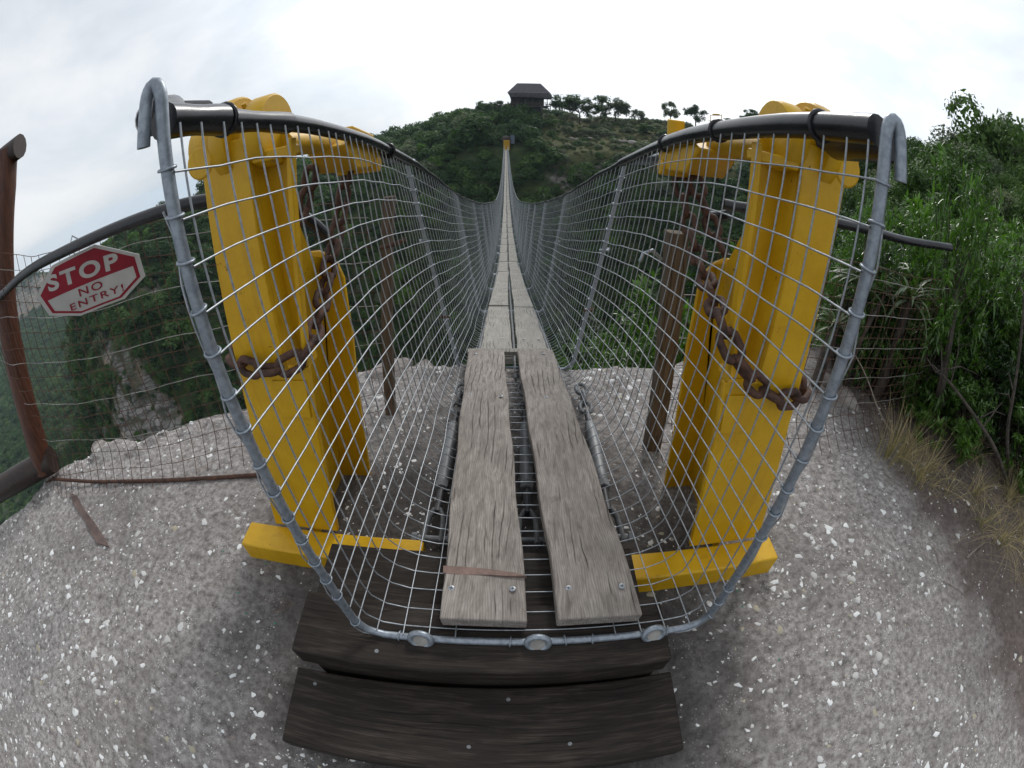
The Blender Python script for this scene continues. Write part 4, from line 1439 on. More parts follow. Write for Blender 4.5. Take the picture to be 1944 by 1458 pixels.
chain(px_path([(1290, 335, 1.66), (1298, 375, 1.63), (1308, 430, 1.55), (1325, 490, 1.40), (1345, 545, 1.22), (1362, 590, 1.06), (1380, 645, 0.94), (1402, 690, 0.92), (1430, 728, 0.92), (1468, 756, 0.925), (1500, 765, 0.925), (1522, 752, 0.94), (1528, 728, 1.02), (1518, 710, 1.10)]),
      'rusty chain hanging from a yellow clamp and slung round the bushes side post', 0.6)
chain(px_path([(1318, 335, 1.62), (1330, 375, 1.60), (1345, 415, 1.56), (1362, 455, 1.50), (1378, 488, 1.44), (1392, 515, 1.38)]),
      'rusty chain disappearing behind the bushes side post', 0.3)

# ================================================================== TURNBUCKLES UNDER THE DECK
for x, lab in ((-0.315, 'grey steel turnbuckle with bolted fork beside the split knot plank'), (0.062, 'grey steel turnbuckle seen through the gap between the planks'), (0.405, 'grey steel turnbuckle at the outer plank edge on the bushes side')):
    tb = thing('turnbuckle', lab, 'turnbuckle', (x, 1.06, 0.08))
    dz = lambda y: 0.085 - 0.045 * (y - 1.06)
    P = lambda y, ox=0: (x + ox + 0.01 * (y - 1.06), y, dz(y))
    mb = MB()
    for sx in (-0.036, 0.036):
        mb.tube([P(1.03, sx), P(1.10, sx), P(1.17, sx * 0.85), P(1.215, sx * 0.35)], [0.020, 0.022, 0.020, 0.018], 10, flat=0.55)
    mb.build('fork', M['steel'], tb, True)
    MB().cyl(P(1.055, -0.075), P(1.055, 0.075), 0.013, 10).build('pin', M['steel'], tb)
    MB().tube([P(1.055, -0.082), P(1.055, -0.060)], 0.023, 6).build('nut', M['steel'], tb)
    MB().tube([P(1.055, 0.060), P(1.055, 0.082)], 0.023, 6).build('nut', M['steel'], tb)
    MB().cyl(P(1.20), P(1.40), 0.0175, 12).build('rod', M['dark_steel'], tb, True)
    MB().tube([P(1.345), P(1.385)], 0.032, 6).build('lock_nut', M['steel'], tb)
    MB().tube([P(1.385), P(1.42), P(1.80), P(1.84)], [0.026, 0.0315, 0.0315, 0.025], 16).build('body', M['steel'], tb, True)
    MB().cyl(P(1.84), P(1.96), 0.0165, 12).build('rod', M['dark_steel'], tb, True)
    mb = MB()
    for q in range(3):
        c0 = Vector(P(2.0 + q * 0.10))
        a_ = [c0 + Vector(((0.033 * math.cos(t_) if q % 2 == 0 else 0), 0.055 * math.sin(t_), (0.033 * math.cos(t_) if q % 2 else 0))) for t_ in np.linspace(0, 6.283, 17)[:-1]]
        mb.tube(a_, 0.0115, 8, closed=True)
    mb.build('shackles', M['steel'], tb, True)

# ================================================================== FENCES, GATE FRAME, SIGN, HOSES
def fence_net(path, z_lo, z_hi, pitch, r, seed, curl=0.0):
    """square netting hung along a ground path; returns joined tubes"""
    gg = np.random.default_rng(seed)
    P = np.array(path, float)
    d = np.concatenate([[0], np.cumsum(np.hypot(*np.diff(P[:, :2], axis=0).T))])
    L = d[-1]
    fx, fy = (lambda s: np.interp(s, d, P[:, 0])), (lambda s: np.interp(s, d, P[:, 1]))
    lo, hi = (lambda s: np.interp(s / L, *zip(*z_lo))), (lambda s: np.interp(s / L, *zip(*z_hi)))
    tx, ty = P[-1, 0] - P[0, 0], P[-1, 1] - P[0, 1]
    q = math.hypot(tx, ty)
    nxv = np.array([ty, -tx]) / q                       # toward the viewer side
    if nxv[1] > 0:
        nxv = -nxv
    def pt(s, v):
        zl, zh = lo(s), hi(s)
        z = zl + (zh - zl) * v
        off = 0.035 * vnoise(s * 2.2, z * 2.0, 1, seed) + curl * np.clip(0.16 - v, 0, 1) ** 1.5 * 8 + 0.05 * np.clip(v - 0.86, 0, 1) * 4 * vnoise(s * 3, z, 1, seed + 3)
        zz = z + 0.018 * vnoise(s * 3.1 + 9, z * 3, 1, seed + 1) + 0.05 * np.clip(v - 0.8, 0, 1) * vnoise(s * 5, 0 * z, 1, seed + 2)
        return np.stack([fx(s) + off * nxv[0] + 0.012 * vnoise(s * 4, z * 4, 1, seed + 7), fy(s) + off * nxv[1], zz], -1)
    nh = max(4, int(1.45 / pitch))
    S = np.linspace(0, L, max(12, int(L / 0.05)))
    H = np.stack([pt(S, np.full_like(S, v)) for v in np.linspace(0, 1, nh)])
    vv = np.linspace(0, 1, 30)
    Vt = np.stack([pt(np.full_like(vv, s), vv) for s in np.arange(0, L, pitch)])
    return H, Vt
def fence(name_label, posts, path, z_lo, z_hi, seed, loc):
    root = thing('wire_fence', name_label, 'fence', loc)
    H, Vt = fence_net(path, z_lo, z_hi, 0.083, 0.0016, seed, 0.35)
    bright = np.arange(len(H)) % 3 == 0
    a = tubes(H[~bright], 0.0021, 4, (0.1, 0.05, 1))
    b = tubes(Vt, 0.0022, 4, (0.4, 1, 0.05))
    V, Fq = join([a, b])
    np_object('net', V, Fq, M['rust_wire'], root)
    V, Fq = tubes(H[bright], 0.0021, 4, (0.1, 0.05, 1))
    np_object('line_wires', V, Fq, M['fence_bright'], root)
    for (f, t, w, dpt) in posts:
        f, t = Vector(f), Vector(t)
        n = 7
        mb = MB()
        vs, fs = [], []
        for i in range(n):
            u = i / (n - 1)
            p = f.lerp(t, u)
            j = lambda: random.uniform(-0.003, 0.003)
            vs += [(p.x - w / 2 + j(), p.y - dpt / 2 + j(), p.z), (p.x + w / 2 + j(), p.y - dpt / 2 + j(), p.z), (p.x + w / 2 + j(), p.y + dpt / 2 + j(), p.z), (p.x - w / 2 + j(), p.y + dpt / 2 + j(), p.z)]
        for i in range(n - 1):
            for q in range(4):
                fs.append((i * 4 + q, i * 4 + (q + 1) % 4, i * 4 + 4 + (q + 1) % 4, i * 4 + 4 + q))
        fs += [(3, 2, 1, 0), tuple((n - 1) * 4 + q for q in range(4))]
        mb.add(vs, fs)
        mb.build('fence_post', M['post_wood'], root, bevel=0.004)
    return root
M['fence_bright'] = mat_simple('dull_zinc_wire', (0.16, 0.14, 0.12), (0.40, 0.39, 0.37), 6, 0.55, 0.3, 0)
lf = fence('rusty wire netting fence between the red brown gate post and the stop sign side post',
      [((-0.725, 2.05, gz(-0.725, 2.05) - 0.05), (-0.575, 2.05, 1.215), 0.055, 0.06)],
      [(-3.42, 1.10), (-3.05, 1.10), (-2.5, 1.24), (-1.96, 1.46), (-1.52, 1.66), (-1.1, 1.86), (-0.68, 2.03)],
      [(0, 0.0), (0.3, 0.02), (0.6, -0.02), (1, 0.0)], [(0, 1.72), (0.15, 1.66), (0.32, 1.48), (0.45, 1.40), (0.6, 1.38), (0.8, 1.28), (1, 1.20)], 301, (-2.0, 1.45, 0))
rf = fence('rusty wire netting fence running into the green bushes',
      [((0.748, 1.713, gz(0.748, 1.713) - 0.05), (0.672, 1.713, 1.13), 0.088, 0.07)],
      [(0.74, 1.74), (1.3, 1.72), (1.86, 1.70), (2.43, 1.74), (2.9, 1.80), (3.7, 2.0), (4.8, 2.3)],
      [(0, 0.0), (0.5, 0.0), (1, 0.15)], [(0, 1.12), (0.4, 1.12), (1, 1.25)], 302, (1.8, 1.72, 0))
# hooked wire end and rusty spikes on the posts
MB().tube([(0.60, 1.66, 1.02), (0.55, 1.64, 1.06), (0.515, 1.64, 1.045), (0.505, 1.64, 1.01)], 0.008, 8).build('wire_hook', M['galv'], rf, True)
p = on_y(740, 462, 2.0)
MB().tube([p + Vector((-0.05, 0, -0.02)), p + Vector((0.03, -0.02, 0.0)), p + Vector((0.09, -0.04, 0.022))], [0.010, 0.011, 0.012], 8).build('rusty_spike', M['rust'], lf, True)

# red brown gate frame on the far left
gf = thing('gate_frame', 'red brown timber gate post with dark top and bottom rails', 'gate frame', (-3.5, 1.1, 0))
gp = [at_r(u, v, 3.5) for (u, v) in [(14, 285), (10, 360), (6, 470), (12, 590), (32, 700), (58, 800), (86, 893)]]
foot, top = gp[-1], gp[0]
MB().tube(gp, [0.10, 0.102, 0.099, 0.103, 0.10, 0.102, 0.105], 12).build('gate_post', M['red_wood'], gf, True)
te = at_r(38, 277, 3.42)
MB().tube([te, te + Vector((-0.5, -0.22, 0.0)), te + Vector((-2.0, -0.9, -0.03))], 0.092, 12).build('top_rail', M['dark_wood'], gf, True)
be = at_r(100, 872, 3.42)
MB().tube([be, be + Vector((-0.45, -0.30, -0.02)), be + Vector((-1.4, -0.95, -0.06))], 0.10, 12).build('bottom_rail', M['dark_wood'], gf, True)
mb = MB()
mb.tube([(foot.x, foot.y, -0.45), (foot.x + 0.01, foot.y, -0.10), (foot.x + 0.02, foot.y, 0.01)], [0.16, 0.135, 0.112], 12)
mb.build('concrete_footing', M['concrete'], gf, True)

# iron rod lying on the rock
rp = [on_z(u, v, 0.0) for (u, v) in [(80, 925), (105, 917), (180, 918), (300, 916), (400, 911), (497, 903), (560, 898)]]
MB().tube([Vector((p.x, p.y, gz(p.x, p.y) + 0.016)) for p in rp], 0.0125, 8).build('iron_rod', M['rust'], None, True)
tag(bpy.data.objects['iron_rod'], 'long dark iron rod lying on the rock below the stop sign', 'rod')
# brown wet patch on the rock, modelled as a low raised sheet
mb = MB()
sp_ = [(on_z(u, v, 0.0), w) for (u, v, w) in [(138, 940, 0.05), (150, 965, 0.062), (170, 992, 0.066), (187, 1022, 0.075), (195, 1036, 0.06)]]
L_ = [p + Vector((-w, 0, 0)) for p, w in sp_]; R__ = [p + Vector((w, 0.01, 0)) for p, w in sp_]
ol = [Vector((p.x, p.y, gz(p.x, p.y) + 0.012)) for p in L_ + R__[::-1]]
mb.prism(ol[::-1], (0, 0, -0.04))
mb.build('brown_patch', M['patch_brown'] if 'patch_brown' in M else M['step'], None)
M['patch_brown'] = mat_simple('wet_brown_patch', (0.075, 0.05, 0.045), (0.15, 0.105, 0.09), 9, 0.8, 0, 0.3, 30)
ep = bpy.data.objects['brown_patch']
ep.name = 'wet_patch'
ep.data.materials.clear(); ep.data.materials.append(M['patch_brown'])
tag(ep, 'brown wet patch on the rock below the iron rod', 'plate')

def hose(name, label, pts, r, mat='hose', end=None):
    P = [Vector(p) for p in pts]
    for _ in range(2):
        Q_ = [P[0]]
        for a, b in zip(P[:-1], P[1:]):
            Q_ += [a.lerp(b, 0.25), a.lerp(b, 0.75)]
        P = Q_ + [P[-1]]
    o = MB().tube(P, r, 14).build(name, M[mat], None, True)
    tag(o, label, 'hose')
    return o
hose('black_hose', 'black hose carrying the red stop sign past the gate post', [(-4.6, 1.0, 1.28), (-3.09, 1.156, 1.365), (-2.6, 1.20, 1.43), (-2.0, 1.26, 1.425), (-1.5, 1.31, 1.425), (-1.13, 1.35, 1.418), (-1.0, 1.5, 1.36), (-0.88, 1.68, 1.25), (-0.80, 1.74, 1.14), (-0.76, 1.75, 1.06)], 0.029)
hose('black_hose', 'black hose end sticking out of the leaves behind the bushes side post', [at_r(1805, 470, 2.75), at_r(1720, 458, 2.45), at_r(1660, 440, 2.2), at_r(1600, 425, 2.0), at_r(1500, 408, 1.85), at_r(1400, 393, 1.75), at_r(1372, 387, 1.72)], 0.022)
hose('black_hose', 'short black hose stub below the other hose beside the wooden fence post', [at_r(1384, 407, 1.78), at_r(1365, 411, 1.80), at_r(1342, 410, 1.86)], 0.022)

# stop sign
SY = None
S_N = Vector((math.sin(R(38)) * math.cos(R(-14)), -math.cos(R(38)) * math.cos(R(-14)), math.sin(R(-14))))   # the plate is turned toward the path
S_C = Vector((-2.13, 1.225, 1.22 - CAM_Z))
def on_s(u, v, _=None):
    a = ray(u, v)
    p = a * (S_C.dot(S_N) / a.dot(S_N))
    return Vector((p.x, p.y, p.z + CAM_Z))
corners = [(180, 464), (264, 483), (276, 524), (237, 567), (153, 599.5), (94, 599.5), (69, 563.5), (98, 505)]
C8 = [on_s(u, v, SY) for u, v in corners]
sc = sum(C8, Vector()) / 8
sign = thing('stop_sign', 'octagonal red and white stop no entry sign hanging from the black hose', 'sign', sc)
MB().prism(C8, -S_N * 0.004).build('plate', M['sign_white'], sign)
e0, e1 = on_s(84, 574, SY), on_s(257, 503, SY)
uax = (e1 - e0).normalized()
nax = S_N
vax = nax.cross(uax)
if vax.z < 0: vax = -vax
def inset(poly, k):
    c_ = sum(poly, Vector()) / len(poly)
    return [c_ + (p - c_) * k for p in poly]
def lift(poly, h):
    return [p + nax * h for p in poly]
def split(poly, keep_above):
    out = []
    n_ = len(poly)
    sd_ = lambda p: (p - e0).dot(vax) * (1 if keep_above else -1)
    for i in range(n_):
        a, b = poly[i], poly[(i + 1) % n_]
        da, db = sd_(a), sd_(b)
        if da >= 0: out.append(a)
        if da * db < 0: out.append(a.lerp(b, da / (da - db)))
    return out
outer, inner = inset(C8, 0.915), inset(C8, 0.85)
MB().prism(lift(split(outer, True), 0.0012), -S_N * 0.001).build('red_field', M['sign_red'], sign)
# thin red border of the lower half
lowo, lowi = split(outer, False), split(inner, False)
mb = MB()
for i in range(8):
    a, b, c_, d_ = outer[i], outer[(i + 1) % 8], inner[(i + 1) % 8], inner[i]
    q = split([a, b, c_, d_], False)
    if len(q) >= 3:
        mb.prism(lift(q, 0.0012), -S_N * 0.001)
mb.build('red_border', M['sign_red'], sign)
def lettering(txt, left, right, cap, mat, name):
    cu = bpy.data.curves.new(txt, 'FONT')
    cu.body = txt
    cu.offset = 0.036 if txt == 'STOP' else 0.010
    cu.space_character = 1.24
    cu.extrude = 0.0
    to = bpy.data.objects.new('tmp_text', cu)
    COL.objects.link(to)
    bpy.context.view_layer.update()
    me = bpy.data.meshes.new_from_object(to.evaluated_get(bpy.context.evaluated_depsgraph_get()))
    bpy.data.objects.remove(to)
    co = np.empty(len(me.vertices) * 3)
    me.vertices.foreach_get('co', co)
    co = co.reshape(-1, 3)
    lo, hi = co.min(0), co.max(0)
    L3, R3 = on_s(*left, SY), on_s(*right, SY)
    ua = (R3 - L3)
    w = ua.length
    ua.normalize()
    va = nax.cross(ua)
    if va.z < 0: va = -va
    U = (co[:, 0] - lo[0]) / (hi[0] - lo[0]) * w
    Vv = (co[:, 1] - lo[1]) / (hi[1] - lo[1]) * cap
    W = np.array(L3)[None] + U[:, None] * np.array(ua)[None] + Vv[:, None] * np.array(va)[None] + np.array(nax)[None] * 0.0032 - np.array(world_loc(sign))[None]
    me.vertices.foreach_set('co', W.astype(np.float32).ravel())
    me.update()
    me.materials.clear()
    me.materials.append(M[mat])
    o = bpy.data.objects.new(name, me)
    COL.objects.link(o)
    o.parent = sign
    return o
capS = (on_s(200, 517, SY) - on_s(193, 487, SY)).length
lettering('STOP', (94, 555), (227, 508), capS, 'sign_white', 'stop_lettering')
lettering('NO', (152, 563), (196, 546), capS * 0.50, 'sign_red', 'no_lettering')
lettering('ENTRY!', (136, 590), (236, 551), capS * 0.44, 'sign_red', 'entry_lettering')
hk = on_s(138, 478, SY)
MB().tube([hk + Vector((0.004, 0.01, -0.02)), hk + Vector((-0.004, -0.012, 0.03)), hk + Vector((-0.004, 0.02, 0.075)), hk + Vector((-0.002, 0.055, 0.045))], 0.004, 6).build('hanging_wire', M['wire'], sign, True)

# ================================================================== PEBBLES IN THE ROCK
def pebble_shape(g, n=8):
    a = np.sort(g.uniform(0, 2 * np.pi, n) * 0.35 + np.arange(n) * 2 * np.pi / n)
    r = g.uniform(0.65, 1.15, n)
    el = g.uniform(0.5, 1.0)
    o = np.stack([np.cos(a) * r, np.sin(a) * r * el, np.full(n, -0.45)], 1)
    i = np.stack([np.cos(a) * r * 0.72, np.sin(a) * r * el * 0.72, np.full(n, 0.12) + g.normal(0, 0.05, n)], 1)
    t = np.array([[0, 0, 0.2 + g.normal(0, 0.04)]])
    V = np.concatenate([o, i, t])
    Fq = []
    for k in range(n):
        k2 = (k + 1) % n
        Fq += [(k, k2, n + k2), (k, n + k2, n + k), (n + k, n + k2, 2 * n)]
    return V, np.array(Fq)
g = np.random.default_rng(77)
shapes = [pebble_shape(g) for _ in range(12)]
NP_ = 32000
px_ = g.uniform(-4.1, 3.6, NP_)
py_ = g.uniform(-1.3, 2.75, NP_)
keep = rim_signed(px_, py_) < -0.03
dens = 0.55 + 0.7 * vnoise(px_, py_, 1.6, 71)
dens *= np.where(px_ > 2.2 + 0.3 * vnoise(px_, py_, 2, 72), 0.22, 1)
keep &= g.random(NP_) < np.clip(dens, 0.12, 1)
keep &= ~((px_ > -0.70) & (px_ < 0.51) & (py_ > 0.13) & (py_ < 0.89))
px_, py_ = px_[keep], py_[keep]
n = len(px_)
size = np.clip(g.lognormal(-5.02, 0.80, n), 0.0026, 0.036)
grime_d = np.hypot(px_ + 0.1, (py_ - 0.75) * 0.87)
size *= np.where(grime_d < 1.15, 0.72, 1.0)
cd_ = np.sqrt(px_ ** 2 + py_ ** 2 + 2.2)
vis = size / cd_
order = np.argsort(-vis)
pz_ = ground_z(px_, py_)
rotz = g.uniform(0, 6.28, n)
peb_me = []
for k, (V, Fq) in enumerate(shapes):
    me = bpy.data.meshes.new('pebble')
    me.from_pydata([tuple(v) for v in V], [], [tuple(f) for f in Fq])
    me.polygons.foreach_set('use_smooth', [True] * len(me.polygons))
    me.materials.append(M['pebble'] if k % 12 else M['pebble_tan'])
    peb_me.append(me)
for i in order[:290]:
    o = bpy.data.objects.new('pebble', peb_me[int(g.integers(0, 12))])
    COL.objects.link(o)
    o.parent = ground
    o.location = (px_[i], py_[i], pz_[i])
    o.rotation_euler = (g.normal(0, 0.08), g.normal(0, 0.08), rotz[i])
    s = size[i]
    o.scale = (s, s, s * 0.5)
for kind_, msk, mat in (('a', g.random(n) > 0.07, 'pebble'), ('b', None, 'pebble_tan')):
    if msk is not None:
        main = msk
    sel_ = [i for i in order[290:] if (main[i] if kind_ == 'a' else not main[i])]
    Vs, Fs, b = [], [], 0
    for i in sel_:
        V, Fq = shapes[i % 12]
        ca, sa = math.cos(rotz[i]), math.sin(rotz[i])
        s = size[i]
        W = np.stack([px_[i] + s * (V[:, 0] * ca - V[:, 1] * sa), py_[i] + s * (V[:, 0] * sa + V[:, 1] * ca), pz_[i] + s * 0.5 * V[:, 2]], 1)
        Vs.append(W); Fs.append(Fq + b); b += len(V)
    o = np_object('small_pebbles', np.concatenate(Vs), np.concatenate(Fs), M[mat], ground, True)
    tag(o, kind='stuff')
for (u, v) in [(425, 1048), (505, 1070), (453, 1126), (466, 1163), (522, 1183), (1478, 1253), (1402, 1120), (1410, 1150)]:
    p = on_z(u, v, 0.0)
    V, Fq = shapes[3]
    o = np_object('paint_chip', V * np.array([0.008, 0.008, 0.004]) + np.array([p.x, p.y, gz(p.x, p.y) + 0.002]), Fq, M['green_glass'], ground)

# pale boulders along the rim
def boulder(loc, s, seed, label, mat='boulder', n=3):
    import bmesh
    bm = bmesh.new()
    bmesh.ops.create_icosphere(bm, subdivisions=n, radius=1)
    g_ = random.Random(seed)
    off = g_.uniform(0, 99)
    for v in bm.verts:
        c0 = v.co.copy()
        k = 1 + 0.28 * float(vnoise(np.array([c0.x * 1.3 + off]), np.array([c0.y * 1.3 + c0.z * 1.7]), 1, seed)[0])
        v.co = Vector((c0.x * s[0], c0.y * s[1], max(c0.z, -0.5) * s[2])) * k
    me = bpy.data.meshes.new('boulder')
    bm.to_mesh(me)
    bm.free()
    smooth_angle(me, 35)
    me.materials.append(M[mat])
    o = bpy.data.objects.new('boulder', me)
    COL.objects.link(o)
    o.location = loc
    o.rotation_euler = (0, 0, g_.uniform(0, 3))
    return tag(o, label, 'boulder')
for i, (u, v, s, lab) in enumerate([
        (735, 700, (0.20, 0.09, 0.06), 'flat pale boulder on the rim behind the thin fence post'),
        (800, 690, (0.14, 0.08, 0.05), 'small pale boulder on the rim between the thin fence post and the deck'),
        (1130, 690, (0.12, 0.08, 0.05), 'pale boulder on the rim right beside the deck on the bushes side'),
        (1205, 692, (0.14, 0.08, 0.06), 'pale boulder on the rim in front of the thick fence post'),
        (262, 838, (0.20, 0.09, 0.035), 'brown grey boulder on the rim under the stop sign'),
        (195, 852, (0.26, 0.10, 0.03), 'brown grey slab on the rim beside the gate post footing'),
        (1590, 745, (0.26, 0.10, 0.09), 'long lichen covered rock at the foot of the netting by the bushes')]):
    p = on_z(u, v, -0.03)
    boulder((p.x, p.y, gz(p.x, p.y) - 0.005), s, 50 + i, lab)

# ================================================================== PLANTS BY THE PATH
def leaf_set(base, dirs, lens, wid, g, droop=0.15):
    """folded lance-shaped leaves (4 triangles each)"""
    n = len(base)
    d = dirs / (np.linalg.norm(dirs, axis=1, keepdims=True) + 1e-9)
    up = np.tile(np.array([0, 0, 1.0]), (n, 1)) + g.normal(0, 0.35, (n, 3))
    s = np.cross(d, up)
    s /= np.linalg.norm(s, axis=1, keepdims=True) + 1e-9
    nn = np.cross(s, d)
    L = lens[:, None]
    w = (wid * lens)[:, None]
    dn = np.array([0, 0, -1.0])[None] * L * droop
    mid = base + d * L * 0.45 + dn * 0.3
    v = np.stack([base, mid - s * w + nn * w * 0.35, mid, mid + s * w + nn * w * 0.35, base + d * L + dn], 1).reshape(-1, 3)
    i = (np.arange(n) * 5)[:, None]
    Fq = np.concatenate([i + np.array([[0, 1, 2]]), i + np.array([[0, 2, 3]]), i + np.array([[1, 4, 2]]), i + np.array([[2, 4, 3]])], 0)
    return v, Fq
def bush_parts(seed, n_br=46, spr=7, leaves=12, ll=0.075, spread=0.85, ww=0.13, low=0.12):
    """returns (stem V,F), (leaf V,F) for a shrub about one unit tall and wide"""
    g = np.random.default_rng(seed)
    stems, tips, tdir = [], [], []
    nst = g.integers(3, 6)
    roots = g.normal(0, 0.05, (nst, 2))
    for b in range(n_br):
        r0 = roots[b % nst]
        a = g.uniform(0, 6.283)
        h = g.uniform(low, 1.0)
        rad = spread * 0.62 * math.sqrt(g.uniform(0.05, 1)) * (1.0 - 0.45 * max(0, h - 0.55) / 0.45)
        end = np.array([r0[0] + rad * math.cos(a), r0[1] + rad * math.sin(a), h])
        st = np.array([r0[0], r0[1], 0.0])
        ctl = st * 0.35 + end * 0.65
        ctl[:2] = st[:2] + (end[:2] - st[:2]) * g.uniform(0.2, 0.5)
        t = np.linspace(0, 1, 8)[:, None]
        C = st * (1 - t) ** 2 + 2 * ctl * t * (1 - t) + end * t ** 2 + g.normal(0, 0.008, (8, 3))
        C[0] = st
        stems.append(C)
        for q in range(spr):
            u = g.uniform(0.35, 1.0) if q else 1.0
            p = end * u ** 0.8 + (ctl * (1 - u ** 0.8)) + g.normal(0, 0.035, 3) * (1 if q else 0)
            d = (end - ctl)
            d = d / np.linalg.norm(d) + g.normal(0, 0.6, 3) + np.array([0, 0, 0.12])
            tips.append(p)
            tdir.append(d / np.linalg.norm(d))
    C = np.stack(stems)
    rr = np.linspace(0.012, 0.002, 8)[None].repeat(len(C), 0)
    sv = tubes(C, rr, 4, (0.3, 0.9, 0.1))
    tips, tdir = np.array(tips), np.array(tdir)
    n = len(tips)
    base = np.repeat(tips, leaves, 0)
    dd = np.repeat(tdir, leaves, 0)
    back = g.uniform(-0.06, 0.035, (n * leaves, 1))
    base = base + dd * back
    rnd = g.normal(size=(n * leaves, 3))
    rnd -= dd * np.sum(rnd * dd, 1, keepdims=True)
    rnd /= np.linalg.norm(rnd, axis=1, keepdims=True)
    op = g.uniform(0.6, 1.7, (n * leaves, 1)) - back * 5
    lens = ll * g.uniform(0.6, 1.25, n * leaves)
    lv = leaf_set(base, dd + rnd * op, lens, ww, g)
    return sv, lv
def mesh_of(name, VF, mat, smooth=False):
    o = np_object(name, VF[0], VF[1], mat, None, smooth)
    me = o.data
    bpy.data.objects.remove(o)
    return me
BUSH = []
for i, (mat, kw) in enumerate([('leaf_near', dict()), ('leaf_near', dict(n_br=60, spr=6)), ('leaf_dark', dict(n_br=60, spr=7)), ('leaf_near', dict(n_br=52, spr=8, ll=0.06)),
                               ('leaf_bright', dict(n_br=9, spr=6, ll=0.17, spread=0.8, low=0.45)), ('leaf_dark', dict(n_br=70, spr=8, ll=0.05, ww=0.2))]):
    sv, lv = bush_parts(400 + i, **kw)
    BUSH.append((mesh_of('stems', sv, M['bark']), mesh_of('leaves', lv, M[mat])))
def bush(kind, x, y, h, w, label, z=None, group=None, name='bush'):
    zz = gz(x, y) if z is None else z
    root = thing(name, label, 'bush', (x, y, zz - 0.03), group)
    a = random.uniform(0, 6.28)
    for nm, me in zip(('stems', 'leaves'), BUSH[kind]):
        o = bpy.data.objects.new(nm, me)
        COL.objects.link(o)
        o.parent = root
        o.rotation_euler = (0, 0, a)
        o.scale = (w, w, h)
    return root
# beside and behind the netting
rows = [
 (0, 3.05, 2.75, 1.75, 1.25, 'leafy green bush just behind the netting beside the yellow post'),
 (1, 3.75, 2.60, 1.75, 1.35, 'rounded green bush behind the black hose tip'),
 (2, 3.10, 2.35, 1.05, 1.1, 'low dark bush pressed against the netting'),
 (3, 4.30, 2.00, 2.15, 1.5, 'tall glossy bush above the small bright seedling'),
 (1, 4.90, 2.55, 2.55, 1.7, 'tallest glossy bush behind the dry grass'),
 (2, 3.75, 1.62, 1.0, 1.1, 'low dark bush behind the dry grass tufts'),
 (0, 4.70, 1.15, 2.1, 1.5, 'broad glossy bush at the edge of the earth path'),
 (5, 4.05, 1.20, 0.95, 1.0, 'dark small leaved bush behind the bright seedling'),
 (3, 5.50, 1.60, 2.6, 1.8, 'tall glossy bush at the back of the path edge'),
 (2, 4.60, 0.55, 1.2, 1.3, 'low dark bush beside the tangled dry grass'),
 (1, 5.60, 0.30, 2.4, 1.8, 'tall glossy bush beyond the tangled dry grass'),
 (5, 4.35, 3.10, 1.3, 1.3, 'dark small leaved bush behind the rounded bush'),
 (0, 4.10, 3.90, 2.0, 1.5, 'green bush on the slope behind the netting'),
 (3, 5.30, 3.60, 2.5, 1.7, 'green bush on the slope above the black hose tip'),
 (1, 6.60, 2.90, 2.7, 2.0, 'green bush on the slope behind the tallest bush'),
]
for (k, x, y, h, w, lab) in rows:
    az_, d_ = math.degrees(math.atan2(x, y)), math.hypot(x, y)
    cap = float(np.interp(az_, [40, 46, 50, 55, 60, 67, 80, 95], [0, 0.5, 1.6, 1.8, 3.6, 5.6, 6.5, 7.5]))
    h = min(h, (1.5 + d_ * math.tan(R(cap)) - gz(x, y)) * random.uniform(0.88, 1.04))
    w = w * 0.92
    bush(k, x, y, h, w, lab, group='bushes beside the earth path')
for (k, x, y, h, w, lab) in [
    (1, 3.28, 2.02, 1.95, 0.95, 'tall bright leafy shrub standing close behind the netting'),
    (3, 2.62, 2.45, 1.55, 0.7, 'narrow bright leafy shrub right beside the yellow post'),
    (0, 3.35, 1.85, 0.85, 0.95, 'leafy green bush at the corner of the netting'),
    (3, 3.45, 1.42, 0.55, 0.75, 'low leafy bush behind the olive tuft'),
    (0, 3.95, 0.92, 0.75, 0.95, 'low leafy bush beside the upright grey stem'),
    (3, 4.25, 1.55, 1.15, 1.05, 'leafy green bush between the dark trunk and the upright grey stem'),
    (1, 3.85, 2.15, 1.25, 1.05, 'leafy green bush in front of the rounded bush'),
    (2, 4.35, 0.45, 0.7, 0.9, 'low dark leafy bush behind the tangled straw'),
    (3, 2.95, 2.15, 0.75, 0.8, 'small leafy bush just behind the netting')]:
    bush(k, x, y, h, w, lab, group='bushes beside the earth path')
bush(4, 3.02, 1.22, 0.42, 0.42, 'small bright green seedling standing in the dry grass', name='seedling')
bush(4, 2.92, 1.48, 0.26, 0.32, 'tiny bright green seedling beside the netting', name='seedling')
bush(4, 3.9, 1.75, 0.75, 0.5, 'ferny bright green sapling in front of the dark bushes', name='seedling')
# just below the rim, right of the bridge
for i, (k, x, y, h, w, zt, lab) in enumerate([
 (3, 1.10, 4.3, 1.7, 1.7, -0.85, 'bright bush below the rim next to the bridge mesh'),
 (1, 1.95, 4.5, 1.9, 1.8, -0.55, 'bright bush below the rim behind the thick fence post'),
 (0, 2.75, 4.3, 1.9, 1.7, -0.15, 'green bush below the rim behind the yellow post'),
 (5, 1.6, 6.0, 2.0, 2.2, -1.5, 'dark small leaved bush further below the rim'),
 (2, 2.9, 6.0, 2.2, 2.2, -0.7, 'dark bush further below the rim behind the yellow post'),
 (1, 3.6, 5.2, 2.0, 1.8, -0.05, 'glossy bush below the rim at the netting corner')]):
    zt_ = terrain_z(x, y)
    bush(k, x, y, max(h, zt - zt_), w, lab, z=min(zt - h, zt_ + 0.3), group='bushes below the rim')

